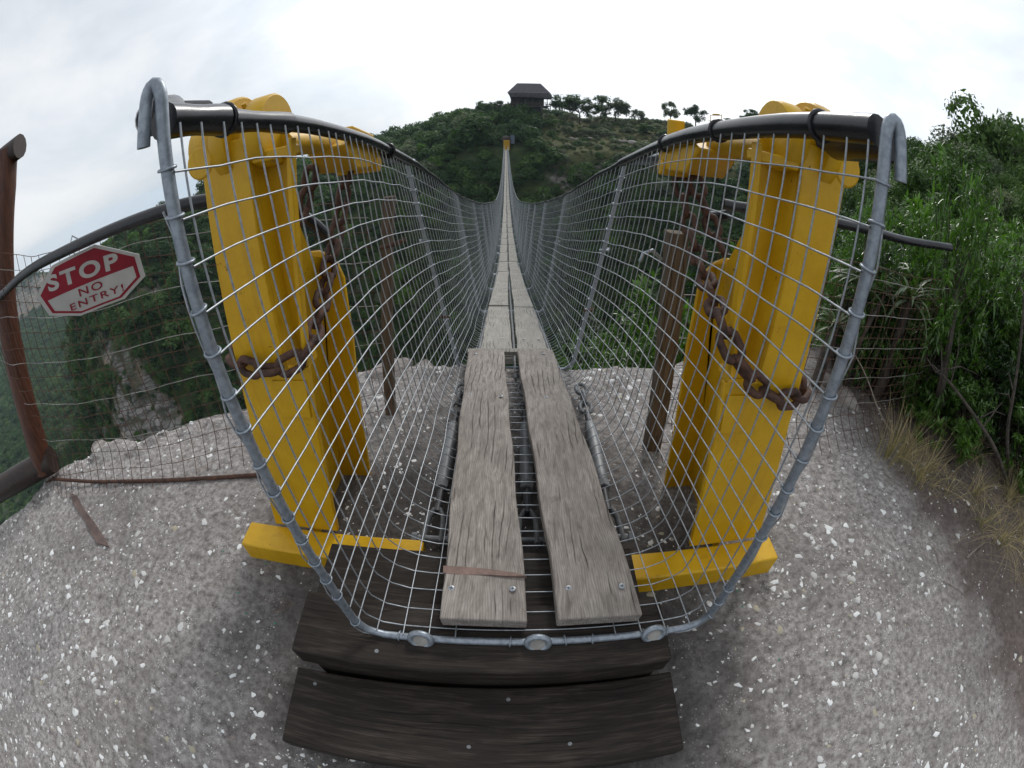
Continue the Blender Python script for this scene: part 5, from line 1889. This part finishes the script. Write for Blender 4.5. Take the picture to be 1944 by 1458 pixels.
# strap leaved aloes behind the netting
def aloe(x, y, z, s, label, seed):
    g = np.random.default_rng(seed)
    root = thing('aloe_plant', label, 'plant', (x, y, z))
    n = 34
    a = g.uniform(0, 6.283, n)
    el = g.uniform(0.15, 1.25, n)
    P = []
    for i in range(n):
        L = s * g.uniform(0.7, 1.1)
        t = np.linspace(0, 1, 7)
        e = el[i] - 1.5 * t ** 1.3
        dx = np.cumsum(np.cos(e)) / 7 * L
        dz = np.cumsum(np.sin(e)) / 7 * L
        dx, dz = dx - dx[0], dz - dz[0]
        P.append(np.stack([x + dx * math.cos(a[i]), y + dx * math.sin(a[i]), z + 0.12 * s + dz], 1))
    P = np.stack(P)
    side = np.stack([-np.sin(a), np.cos(a), np.zeros(n)], 1)[:, None, :]
    wd = np.array([0.5, 0.9, 1.0, 0.95, 0.75, 0.45, 0.05])[None, :, None] * 0.030 * s
    V = np.stack([P - side * wd, P + np.array([0, 0, -0.25]) * wd, P + side * wd], 2)   # (n,7,3,3)
    idx = np.arange(n * 21).reshape(n, 7, 3)
    Q = np.concatenate([np.stack([idx[:, :-1, j], idx[:, 1:, j], idx[:, 1:, j + 1], idx[:, :-1, j + 1]], -1).reshape(-1, 4) for j in (0, 1)])
    np_object('leaves', V.reshape(-1, 3), Q, M['leaf_aloe'], root, True)
    MB().tube([(x, y, z - 0.9), (x, y, z + 0.12 * s)], [0.05, 0.04], 8).build('stem', M['bark'], root, True)
for i, (u, v, r, s, lab) in enumerate([(1640, 545, 3.3, 0.50, 'spiky grey green aloe behind the netting nearest the yellow post'), (1725, 575, 3.5, 0.62, 'large drooping aloe behind the netting under the hose tip'), (1585, 620, 3.3, 0.45, 'small aloe low behind the netting'), (1670, 640, 3.6, 0.45, 'drooping aloe low between two bushes')]):
    p = at_r(u, v, r)
    aloe(p.x, p.y, p.z - 0.05, s * 0.85, lab, 500 + i)

# bare grey trunks and dead twigs in the bushes
def dead_branch(pts, r, label, twigs, seed, mat='bark'):
    g = random.Random(seed)
    root = thing('dead_branch', label, 'branch', pts[0])
    P = [Vector(p) for p in pts]
    for _ in range(2):
        Q_ = [P[0]]
        for a, b in zip(P[:-1], P[1:]):
            Q_ += [a.lerp(b, 0.25), a.lerp(b, 0.75)]
        P = Q_ + [P[-1]]
    MB().tube(P, [r * (1 - 0.7 * i / len(P)) for i in range(len(P))], 7).build('limb', M[mat], root, True)
    for q in range(twigs):
        p = P[g.randrange(len(P) // 3, len(P))]
        d = Vector((g.uniform(-1, 1), g.uniform(-1, 1), g.uniform(-0.2, 0.9))).normalized() * g.uniform(0.15, 0.45)
        MB().tube([p, p + d * 0.5 + Vector((0, 0, 0.03)), p + d + Vector((g.uniform(-.05, .05), 0, -0.04))], [r * 0.35, r * 0.25, r * 0.08], 5).build('twig', M[mat], root, True)
dead_branch([on_z(1775, 800, 0.05), at_r(1785, 740, 3.45), at_r(1800, 660, 3.5), at_r(1815, 560, 3.6)], 0.055, 'dark tree trunk standing behind the dry grass', 3, 1)
dead_branch([on_z(1600, 740, 0.0), at_r(1625, 665, 3.2), at_r(1652, 610, 3.25), at_r(1690, 540, 3.4)], 0.024, 'slanting grey branch behind the netting', 4, 2)
dead_branch([on_z(1915, 930, 0.08), at_r(1890, 850, 3.3), at_r(1850, 790, 3.25), at_r(1795, 715, 3.2), at_r(1775, 705, 3.15)], 0.020, 'bare grey branch arching toward the netting', 7, 3)
dead_branch([on_z(1918, 925, 0.08), at_r(1908, 830, 3.6), at_r(1925, 740, 3.7), at_r(1944, 560, 3.9)], 0.028, 'upright grey stem at the path edge', 4, 4)
dead_branch([on_z(1700, 830, 0.05), at_r(1670, 790, 2.9), at_r(1640, 700, 2.9), at_r(1600, 640, 2.95)], 0.008, 'thin pale twig leaning on the netting', 3, 5, 'twig')
dead_branch([on_z(1835, 1060, 0.02), on_z(1850, 1045, 0.04), on_z(1870, 1030, 0.05)], 0.010, 'small dead stick lying on the earth path', 1, 6, 'twig')

# dry grass
def tuft(x, y, label, n, h, lean, seed, mat='straw', spread=0.10):
    g = np.random.default_rng(seed)
    z0 = gz(x, y)
    root = thing('grass_tuft', label, 'grass', (x, y, z0), 'dry grass tufts')
    a = g.uniform(0, 6.283, n)
    r0 = np.abs(g.normal(0, spread * 0.4, n))
    L = h * g.uniform(0.45, 1.15, n)
    k = g.uniform(0.15, 1.0, n) * lean
    t = np.linspace(0, 1, 6)[None, :]
    hor = L[:, None] * (k[:, None] * t ** 1.6)
    ver = L[:, None] * (t - 0.42 * k[:, None] * t ** 2.2)
    ax = a + g.normal(0, 0.5, n)
    P = np.stack([x + r0[:, None] * np.cos(a)[:, None] + hor * np.cos(ax)[:, None], y + r0[:, None] * np.sin(a)[:, None] + hor * np.sin(ax)[:, None], z0 - 0.01 + ver], -1)
    side = np.stack([-np.sin(ax), np.cos(ax), g.normal(0, 0.3, n)], 1)[:, None, :]
    wd = np.array([1, 1, 0.9, 0.7, 0.45, 0.1])[None, :, None] * g.uniform(0.0011, 0.0024, n)[:, None, None]
    V = np.stack([P - side * wd, P + side * wd], 2)
    idx = np.arange(n * 12).reshape(n, 6, 2)
    Q = np.stack([idx[:, :-1, 0], idx[:, 1:, 0], idx[:, 1:, 1], idx[:, :-1, 1]], -1).reshape(-1, 4)
    m = int(n * 0.82)
    tag(np_object('blades', V.reshape(-1, 3), Q[:m * 5], M[mat], root), kind='stuff')
    tag(np_object('blades', V.reshape(-1, 3), Q[m * 5:], M['grass_green'], root), kind='stuff')
for i, (u, v, n, h, le, lab) in enumerate([
    (1688, 862, 70, 0.38, 0.55, 'upright straw tuft at the end of the netting'),
    (1712, 872, 60, 0.40, 0.9, 'pale leaning straw tuft beside the upright tuft'),
    (1745, 908, 90, 0.28, 0.9, 'bushy olive tuft at the edge of the earth path'),
    (1765, 895, 35, 0.32, 1.3, 'flattened straw tuft behind the bushy tuft'),
    (1860, 1000, 55, 0.30, 1.5, 'sprawling straw tuft below the bright seedling'),
    (1895, 1030, 70, 0.32, 1.5, 'tangled straw tuft on the earth path'),
    (1935, 1040, 80, 0.34, 1.5, 'tangled olive tuft beside the low dark bush'),
    (1905, 960, 90, 0.34, 1.3, 'straw tuft under the upright grey stem'),
    (1845, 945, 60, 0.26, 1.2, 'thin straw tuft in front of the bright seedling'),
    (1800, 935, 40, 0.16, 1.4, 'sparse straw tuft on bare earth'),
    (1940, 1110, 60, 0.30, 1.6, 'sparse straw tuft beyond the tangled tufts'),
    (1825, 880, 80, 0.34, 1.0, 'straw tuft hidden among the seedlings')]):
    p = on_z(u, v, 0.03)
    tuft(p.x, p.y, lab, int(n * 1.25), h * 1.15, le * 1.25, 700 + i, 'straw', 0.2)
for i, (u, v) in enumerate([(8, 940), (45, 945), (20, 965)]):
    p = on_z(u, v, 0.0)
    tuft(p.x, p.y, 'small green tuft clinging to the rim by the gate frame', 40, 0.14, 0.9, 740 + i, 'grass_green')
# dead stalks and litter on the earth path
for i in range(26):
    u, v = random.uniform(1690, 1940), random.uniform(900, 1300)
    p = on_z(u, v, 0.0)
    if p.x < 2.25: continue
    a = random.uniform(0, 3.14)
    d = Vector((math.cos(a), math.sin(a), 0)) * random.uniform(0.03, 0.10)
    o = MB().tube([Vector((q.x, q.y, gz(q.x, q.y) + 0.004)) for q in (p - d, p, p + d)], 0.0018, 5).build('dry_stalk', M['twig'], None)
    tag(o, 'thin dry stalk lying on the red brown earth', 'stalk', 'dry stalks on the earth path')

# ================================================================== ACROSS THE GORGE
def hill_tree(u_c, v_top, v_base, width_px, r, label, seed, kind, group='trees on the hilltop'):
    """tree standing on the far hill: trunk, limbs and an open crown of leaf clumps"""
    g = np.random.default_rng(seed)
    b, t = at_r(u_c, v_base, r), at_r(u_c, v_top, r)
    gzb = min(b.z, terrain_z(b.x, b.y) + 0.3)
    h = t.z - gzb
    w = width_px / 843.0 * r
    root = thing('hill_tree', label, 'tree', (b.x, b.y, gzb), group)
    mb = MB()
    fork = Vector((b.x, b.y, gzb + h * 0.35))
    mb.tube([Vector((b.x, b.y, gzb - 0.5)), Vector((b.x + 0.1, b.y, gzb + h * 0.18)), fork], [0.03 * h, 0.024 * h, 0.02 * h], 7)
    ends = []
    for i in range(9):
        a = g.uniform(0, 6.283)
        e = Vector((b.x + math.cos(a) * w * 0.5 * g.uniform(0.3, 0.95), b.y + math.sin(a) * w * 0.5 * g.uniform(0.3, 0.95), gzb + h * g.uniform(0.38, 0.88)))
        mb.tube([fork, fork.lerp(e, 0.5) + Vector((0, 0, 0.05 * h)), e], [0.014 * h, 0.009 * h, 0.003 * h], 5)
        ends.append(e)
    mb.build('trunk', M['bark'], root, True)
    Vs, Fs, nb = [], [], 0
    for e in ends + [Vector((b.x, b.y, gzb + h * 0.86))]:
        V, Fq = leaf_cloud(4, 420, 0.11, int(g.integers(1e6)), 0.85, 0.3)
        s = w * g.uniform(0.26, 0.36)
        V = V * np.array([s, s, min(s, h * 0.3)]) + np.array(e)
        V[:, 2] = np.minimum(V[:, 2], gzb + h * 1.02)
        Vs.append(V); Fs.append(Fq + nb); nb += len(V)
    np_object('crown', np.concatenate(Vs), np.concatenate(Fs), M[kind], root)
for i, (u, vt, vb, w, r, lab, kd) in enumerate([
    (1100, 180, 228, 78, 160, 'big round crowned tree beside the lookout hut', 'f1'),
    (1168, 184, 232, 50, 165, 'thin crowned hazy tree to the side of the big tree', 'f3'),
    (1140, 196, 230, 34, 168, 'small tree between the big tree and the thin crowned tree', 'f2'),
    (1212, 208, 234, 30, 165, 'low spreading tree past the thin crowned tree', 'f3'),
    (1272, 193, 238, 34, 165, 'narrow pale tree on the open hilltop', 'f3'),
    (1320, 197, 238, 36, 165, 'round dark tree beside the yellow frame', 'f1'),
    (1412, 204, 244, 22, 160, 'small dark tree past the yellow frame', 'f1'),
    (1434, 211, 244, 40, 162, 'flat topped dark tree past the yellow frame', 'f1'),
    (1385, 226, 248, 60, 158, 'low wide bush tree in front of the yellow frame', 'f2'),
    (945, 192, 232, 44, 158, 'dark tree growing against the lookout hut', 'f1'),
    (985, 228, 262, 36, 146, 'round bush tree below the lookout hut', 'f2'),
    (1042, 225, 258, 44, 146, 'rounded green bush tree at the corner of the stone wall', 'f2'),
    (1112, 242, 268, 42, 146, 'lone round bush on the dry slope', 'f3'),
    (1225, 234, 262, 40, 150, 'dark round bush on the dry slope', 'f1'),
    (1270, 242, 268, 30, 146, 'pale bush on the dry slope near the rail fence', 'f2')]):
    hill_tree(u, vt, vb, w, r, lab, 800 + i, kd)

# lookout hut
HY = 150.0
def hp(u, v, y=HY):
    return on_y(u, v, y)
hut = thing('lookout_hut', 'dark timber lookout hut on stilts with a hipped roof above the gorge', 'hut', hp(1005, 226))
zl = lambda v: hp(1005, v).z
xl = lambda u: hp(u, 200).x
D = 9.0
rz, ez, ez2 = zl(156), zl(176.5), zl(184)
X0, X1, XR0, XR1 = xl(963), xl(1049), xl(982), xl(1027)
mb = MB()
fr_, bk_ = HY - 1.5, HY + D + 1.5
vs = [(XR0, HY + D / 2 - 1.0, rz), (XR1, HY + D / 2 - 1.0, rz), (X0, fr_, ez), (X1 - 0.8, fr_, ez), (X0 + 0.6, bk_, ez), (X1, bk_, ez),
      (X0 + 0.9, fr_ + 0.9, ez2), (X1, fr_ + 0.9, ez2 - 0.3), (X0 + 1.0, bk_ - 0.9, ez2), (X1, bk_ - 0.9, ez2)]
mb.add(vs, [(0, 1, 3, 2), (1, 5, 3), (0, 2, 4), (1, 0, 4, 5), (2, 3, 7, 6), (3, 5, 9, 7), (5, 4, 8, 9), (4, 2, 6, 8)])
mb.add([tuple(v) for v in vs[6:10]], [(0, 1, 3, 2)])
rf_ = mb.build('roof', M['roof'], hut)
for i in range(1, 9):                                     # battens / tile courses
    t = i / 9
    a, b = Vector(vs[2]).lerp(Vector(vs[0]), t), Vector(vs[3]).lerp(Vector(vs[1]), t)
    MB().tube([a + Vector((0, -0.05, 0.05)), b + Vector((0, -0.05, 0.05))], 0.09, 4).build('tile_course', M['roof'], rf_)
fz, hz, gzh = zl(200), zl(192.5), zl(226)
bx0, bx1 = xl(969), xl(1040)
MB().box(((bx0 + bx1) / 2, HY + D / 2, fz - 0.25), (bx1 - bx0 + 0.6, D, 0.5)).build('floor', M['hut_wood'], hut)
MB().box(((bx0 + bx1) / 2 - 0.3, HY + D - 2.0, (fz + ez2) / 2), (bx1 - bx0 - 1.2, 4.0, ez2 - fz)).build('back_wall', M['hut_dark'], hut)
for x in np.linspace(bx0 + 0.2, bx1 - 0.2, 6):
    MB().cyl((x, HY + 0.2, fz), (x, HY + 0.2, ez2 + 0.3), 0.13, 6).build('column', M['hut_wood'], hut)
for zz in (fz + 1.1, fz + 0.6):
    MB().cyl((bx0, HY + 0.1, zz), (bx1, HY + 0.1, zz), 0.08, 6).build('railing', M['hut_wood'], hut)
for x in np.linspace(bx0, bx1, 19):
    MB().cyl((x, HY + 0.1, fz), (x, HY + 0.1, fz + 1.1), 0.05, 4).build('baluster', M['hut_wood'], hut)
for x in (xl(975.5), xl(1029)):
    MB().cyl((x, HY, gzh - 3), (x, HY, fz), 0.32, 8).build('stilt', M['hut_wood'], hut)
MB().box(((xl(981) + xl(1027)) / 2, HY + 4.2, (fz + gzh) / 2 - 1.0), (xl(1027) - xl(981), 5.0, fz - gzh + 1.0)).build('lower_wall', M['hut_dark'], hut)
for x in (xl(1037.5), xl(1045.5)):
    MB().cyl((x, HY + 1.5, gzh - 1.5), (x, HY + 1.5, fz + 0.4), 0.16, 6).build('stair_post', M['hut_wood'], hut)
for t in np.linspace(0, 1, 7):
    MB().box((xl(1041.5), HY + 1.5 + t * 2, gzh + (fz - gzh) * t), (1.5, 0.5, 0.12)).build('stair_tread', M['hut_wood'], hut)
MB().cyl((xl(1037), HY + 1.5, zl(197.5)), (xl(1046), HY + 1.5, zl(197.5)), 0.1, 5).build('stair_rail', M['hut_wood'], hut)
# stone wall under the hut
wall = thing('stone_wall', 'rough stone retaining wall under the lookout hut', 'wall', hp(1004, 250, 146))
g_ = random.Random(3)
wz0, wz1 = hp(1004, 252, 146).z, hp(1004, 230, 146).z
wx0, wx1 = hp(986, 240, 146).x, hp(1022, 240, 146).x
MB().box(((wx0 + wx1) / 2, 147.0, (wz0 + wz1) / 2 - 0.6), (wx1 - wx0, 1.6, wz1 - wz0)).build('backing', M['hut_dark'], wall)
zz = wz0 - 0.3
while zz < wz1:
    hh = g_.uniform(0.35, 0.6)
    xx = wx0
    while xx < wx1:
        ww = g_.uniform(0.45, 1.0)
        if g_.random() < 0.9:
            MB().box((xx + ww / 2, 146.1 + g_.uniform(-0.1, 0.1), zz + hh / 2), (ww - 0.08, 0.6, hh - 0.07), Matrix.Rotation(g_.uniform(-0.1, 0.1), 3, 'Y')).build('stone', M['stone'], wall)
        xx += ww
    zz += hh
# yellow frame platform
yf_ = thing('yellow_frame', 'small yellow frame with white board on the hilltop between two dark trees', 'frame', hp(1360, 238, 155))
q = lambda u, v: hp(u, v, 155.0)
for u in (1348.5, 1369.5):
    MB().cyl(q(u, 240), q(u, 217 if u > 1360 else 218), 0.14, 6).build('frame_post', M['yellow'], yf_)
MB().cyl(q(1348, 218.5), q(1370, 219.5), 0.14, 6).build('crossbar', M['yellow'], yf_)
MB().cyl(q(1353, 217), q(1366, 217.2), 0.25, 6).build('top_sign', M['yellow'], yf_)
MB().hexa([q(1352, 229.5) + Vector((0, 0, -.1)), q(1380, 229.5) + Vector((0, 0, -.1)), q(1380, 229.5) + Vector((0, 4, -.1)), q(1352, 229.5) + Vector((0, 4, -.1)), q(1352, 229), q(1380, 229), q(1380, 229) + Vector((0, 4, 0)), q(1352, 229) + Vector((0, 4, 0))]).build('board', M['white_paint'], yf_)
MB().box(q(1363, 234) + Vector((0, 2.5, 0)), (3.6, 2, 1.2)).build('shade_block', M['hut_dark'], yf_)  # dark box standing in for the shade under the board
# rail fence on the dry slope
rfz = thing('rail_fence', 'low brown rail fence crossing the dry slope below the hut', 'fence', at_r(1150, 262, 140))
prev = None
for u in np.linspace(1052, 1265, 12):
    b = at_r(u, 266 - (u - 1052) * 0.008, 142)
    b.z = terrain_z(b.x, b.y)
    MB().cyl(b - Vector((0, 0, .3)), b + Vector((0, 0, 1.25)), 0.10, 5).build('fence_post', M['hut_wood'], rfz)
    if prev is not None:
        MB().cyl(prev + Vector((0, 0, 1.1)), b + Vector((0, 0, 1.1)), 0.07, 4).build('fence_rail', M['hut_wood'], rfz)
    prev = b
# rocks on the dry slope
for i, (u, v, s) in enumerate([(1200, 286, 1.3), (1120, 236, 0.9), (1085, 252, 1.0), (1094, 243, 0.8), (1187, 250, 0.9), (1262, 275, 0.8), (1170, 322, 1.2)]):
    p = at_r(u, v, 140)
    p.z = terrain_z(p.x, p.y)
    boulder(p, (s * 1.5, s, s * 0.8), 90 + i, ['pale rock on the dry slope below the rail fence', 'pale rock near the hilltop trees', 'pale rock on the dry slope above the rail fence', 'small pale rock above the rail fence', 'flat pale rock under the thin crowned tree', 'small pale rock near the end of the rail fence', 'pale rock at the top of the forest'][i], 'boulder', 2)
# far bridge head: yellow steps and rock
fg = thing('far_bridge_gate', 'yellow slatted bridge head at the far end of the footbridge', 'bridge head', on_y(961.5, 284, 123.5))
p0, p1 = on_y(955.8, 285, 123.5), on_y(967.5, 266, 123.5)
for i in range(5):
    t = (i + 0.5) / 5
    z = p0.z + (p1.z - p0.z) * t
    MB().box(((p0.x + p1.x) / 2, 123.5 + t * 1.5, z), (p1.x - p0.x, 0.25, (p1.z - p0.z) / 5 - 0.22)).build('slat', M['yellow'], fg)
MB().box(((p0.x + p1.x) / 2, 125.3, (p0.z + p1.z) / 2), (p1.x - p0.x + 0.6, 0.3, p1.z - p0.z + 0.3)).build('backing', M['hut_dark'], fg)
MB().box(((p0.x + p1.x) / 2 + 1.6, 126, p1.z + 0.2), (1.1, 1, 2.6)).build('sheet', M['tarp'], fg)
boulder(((p0.x + p1.x) / 2 - 0.1, 126.2, p1.z + 0.1), (1.5, 1.2, 1.1), 120, 'grey boulder on top of the far bridge head', 'bark', 3)

# ================================================================== HAZE IN THE GORGE
hm = bpy.data.materials.new('gorge_air')
hm.use_nodes = True
hm.node_tree.nodes.clear()
ho = hm.node_tree.nodes.new('ShaderNodeOutputMaterial')
hv = hm.node_tree.nodes.new('ShaderNodeVolumePrincipled')
hv.inputs['Color'].default_value = (0.72, 0.86, 1.0, 1)
hv.inputs['Density'].default_value = 0.00015
hv.inputs['Anisotropy'].default_value = 0.2
hm.node_tree.links.new(hv.outputs['Volume'], ho.inputs['Volume'])
hb = MB().box((0, 0, -150), (8600, 8600, 400)).build('haze', hm)
tag(hb, 'thin blue haze filling the gorge', 'haze', kind='stuff')
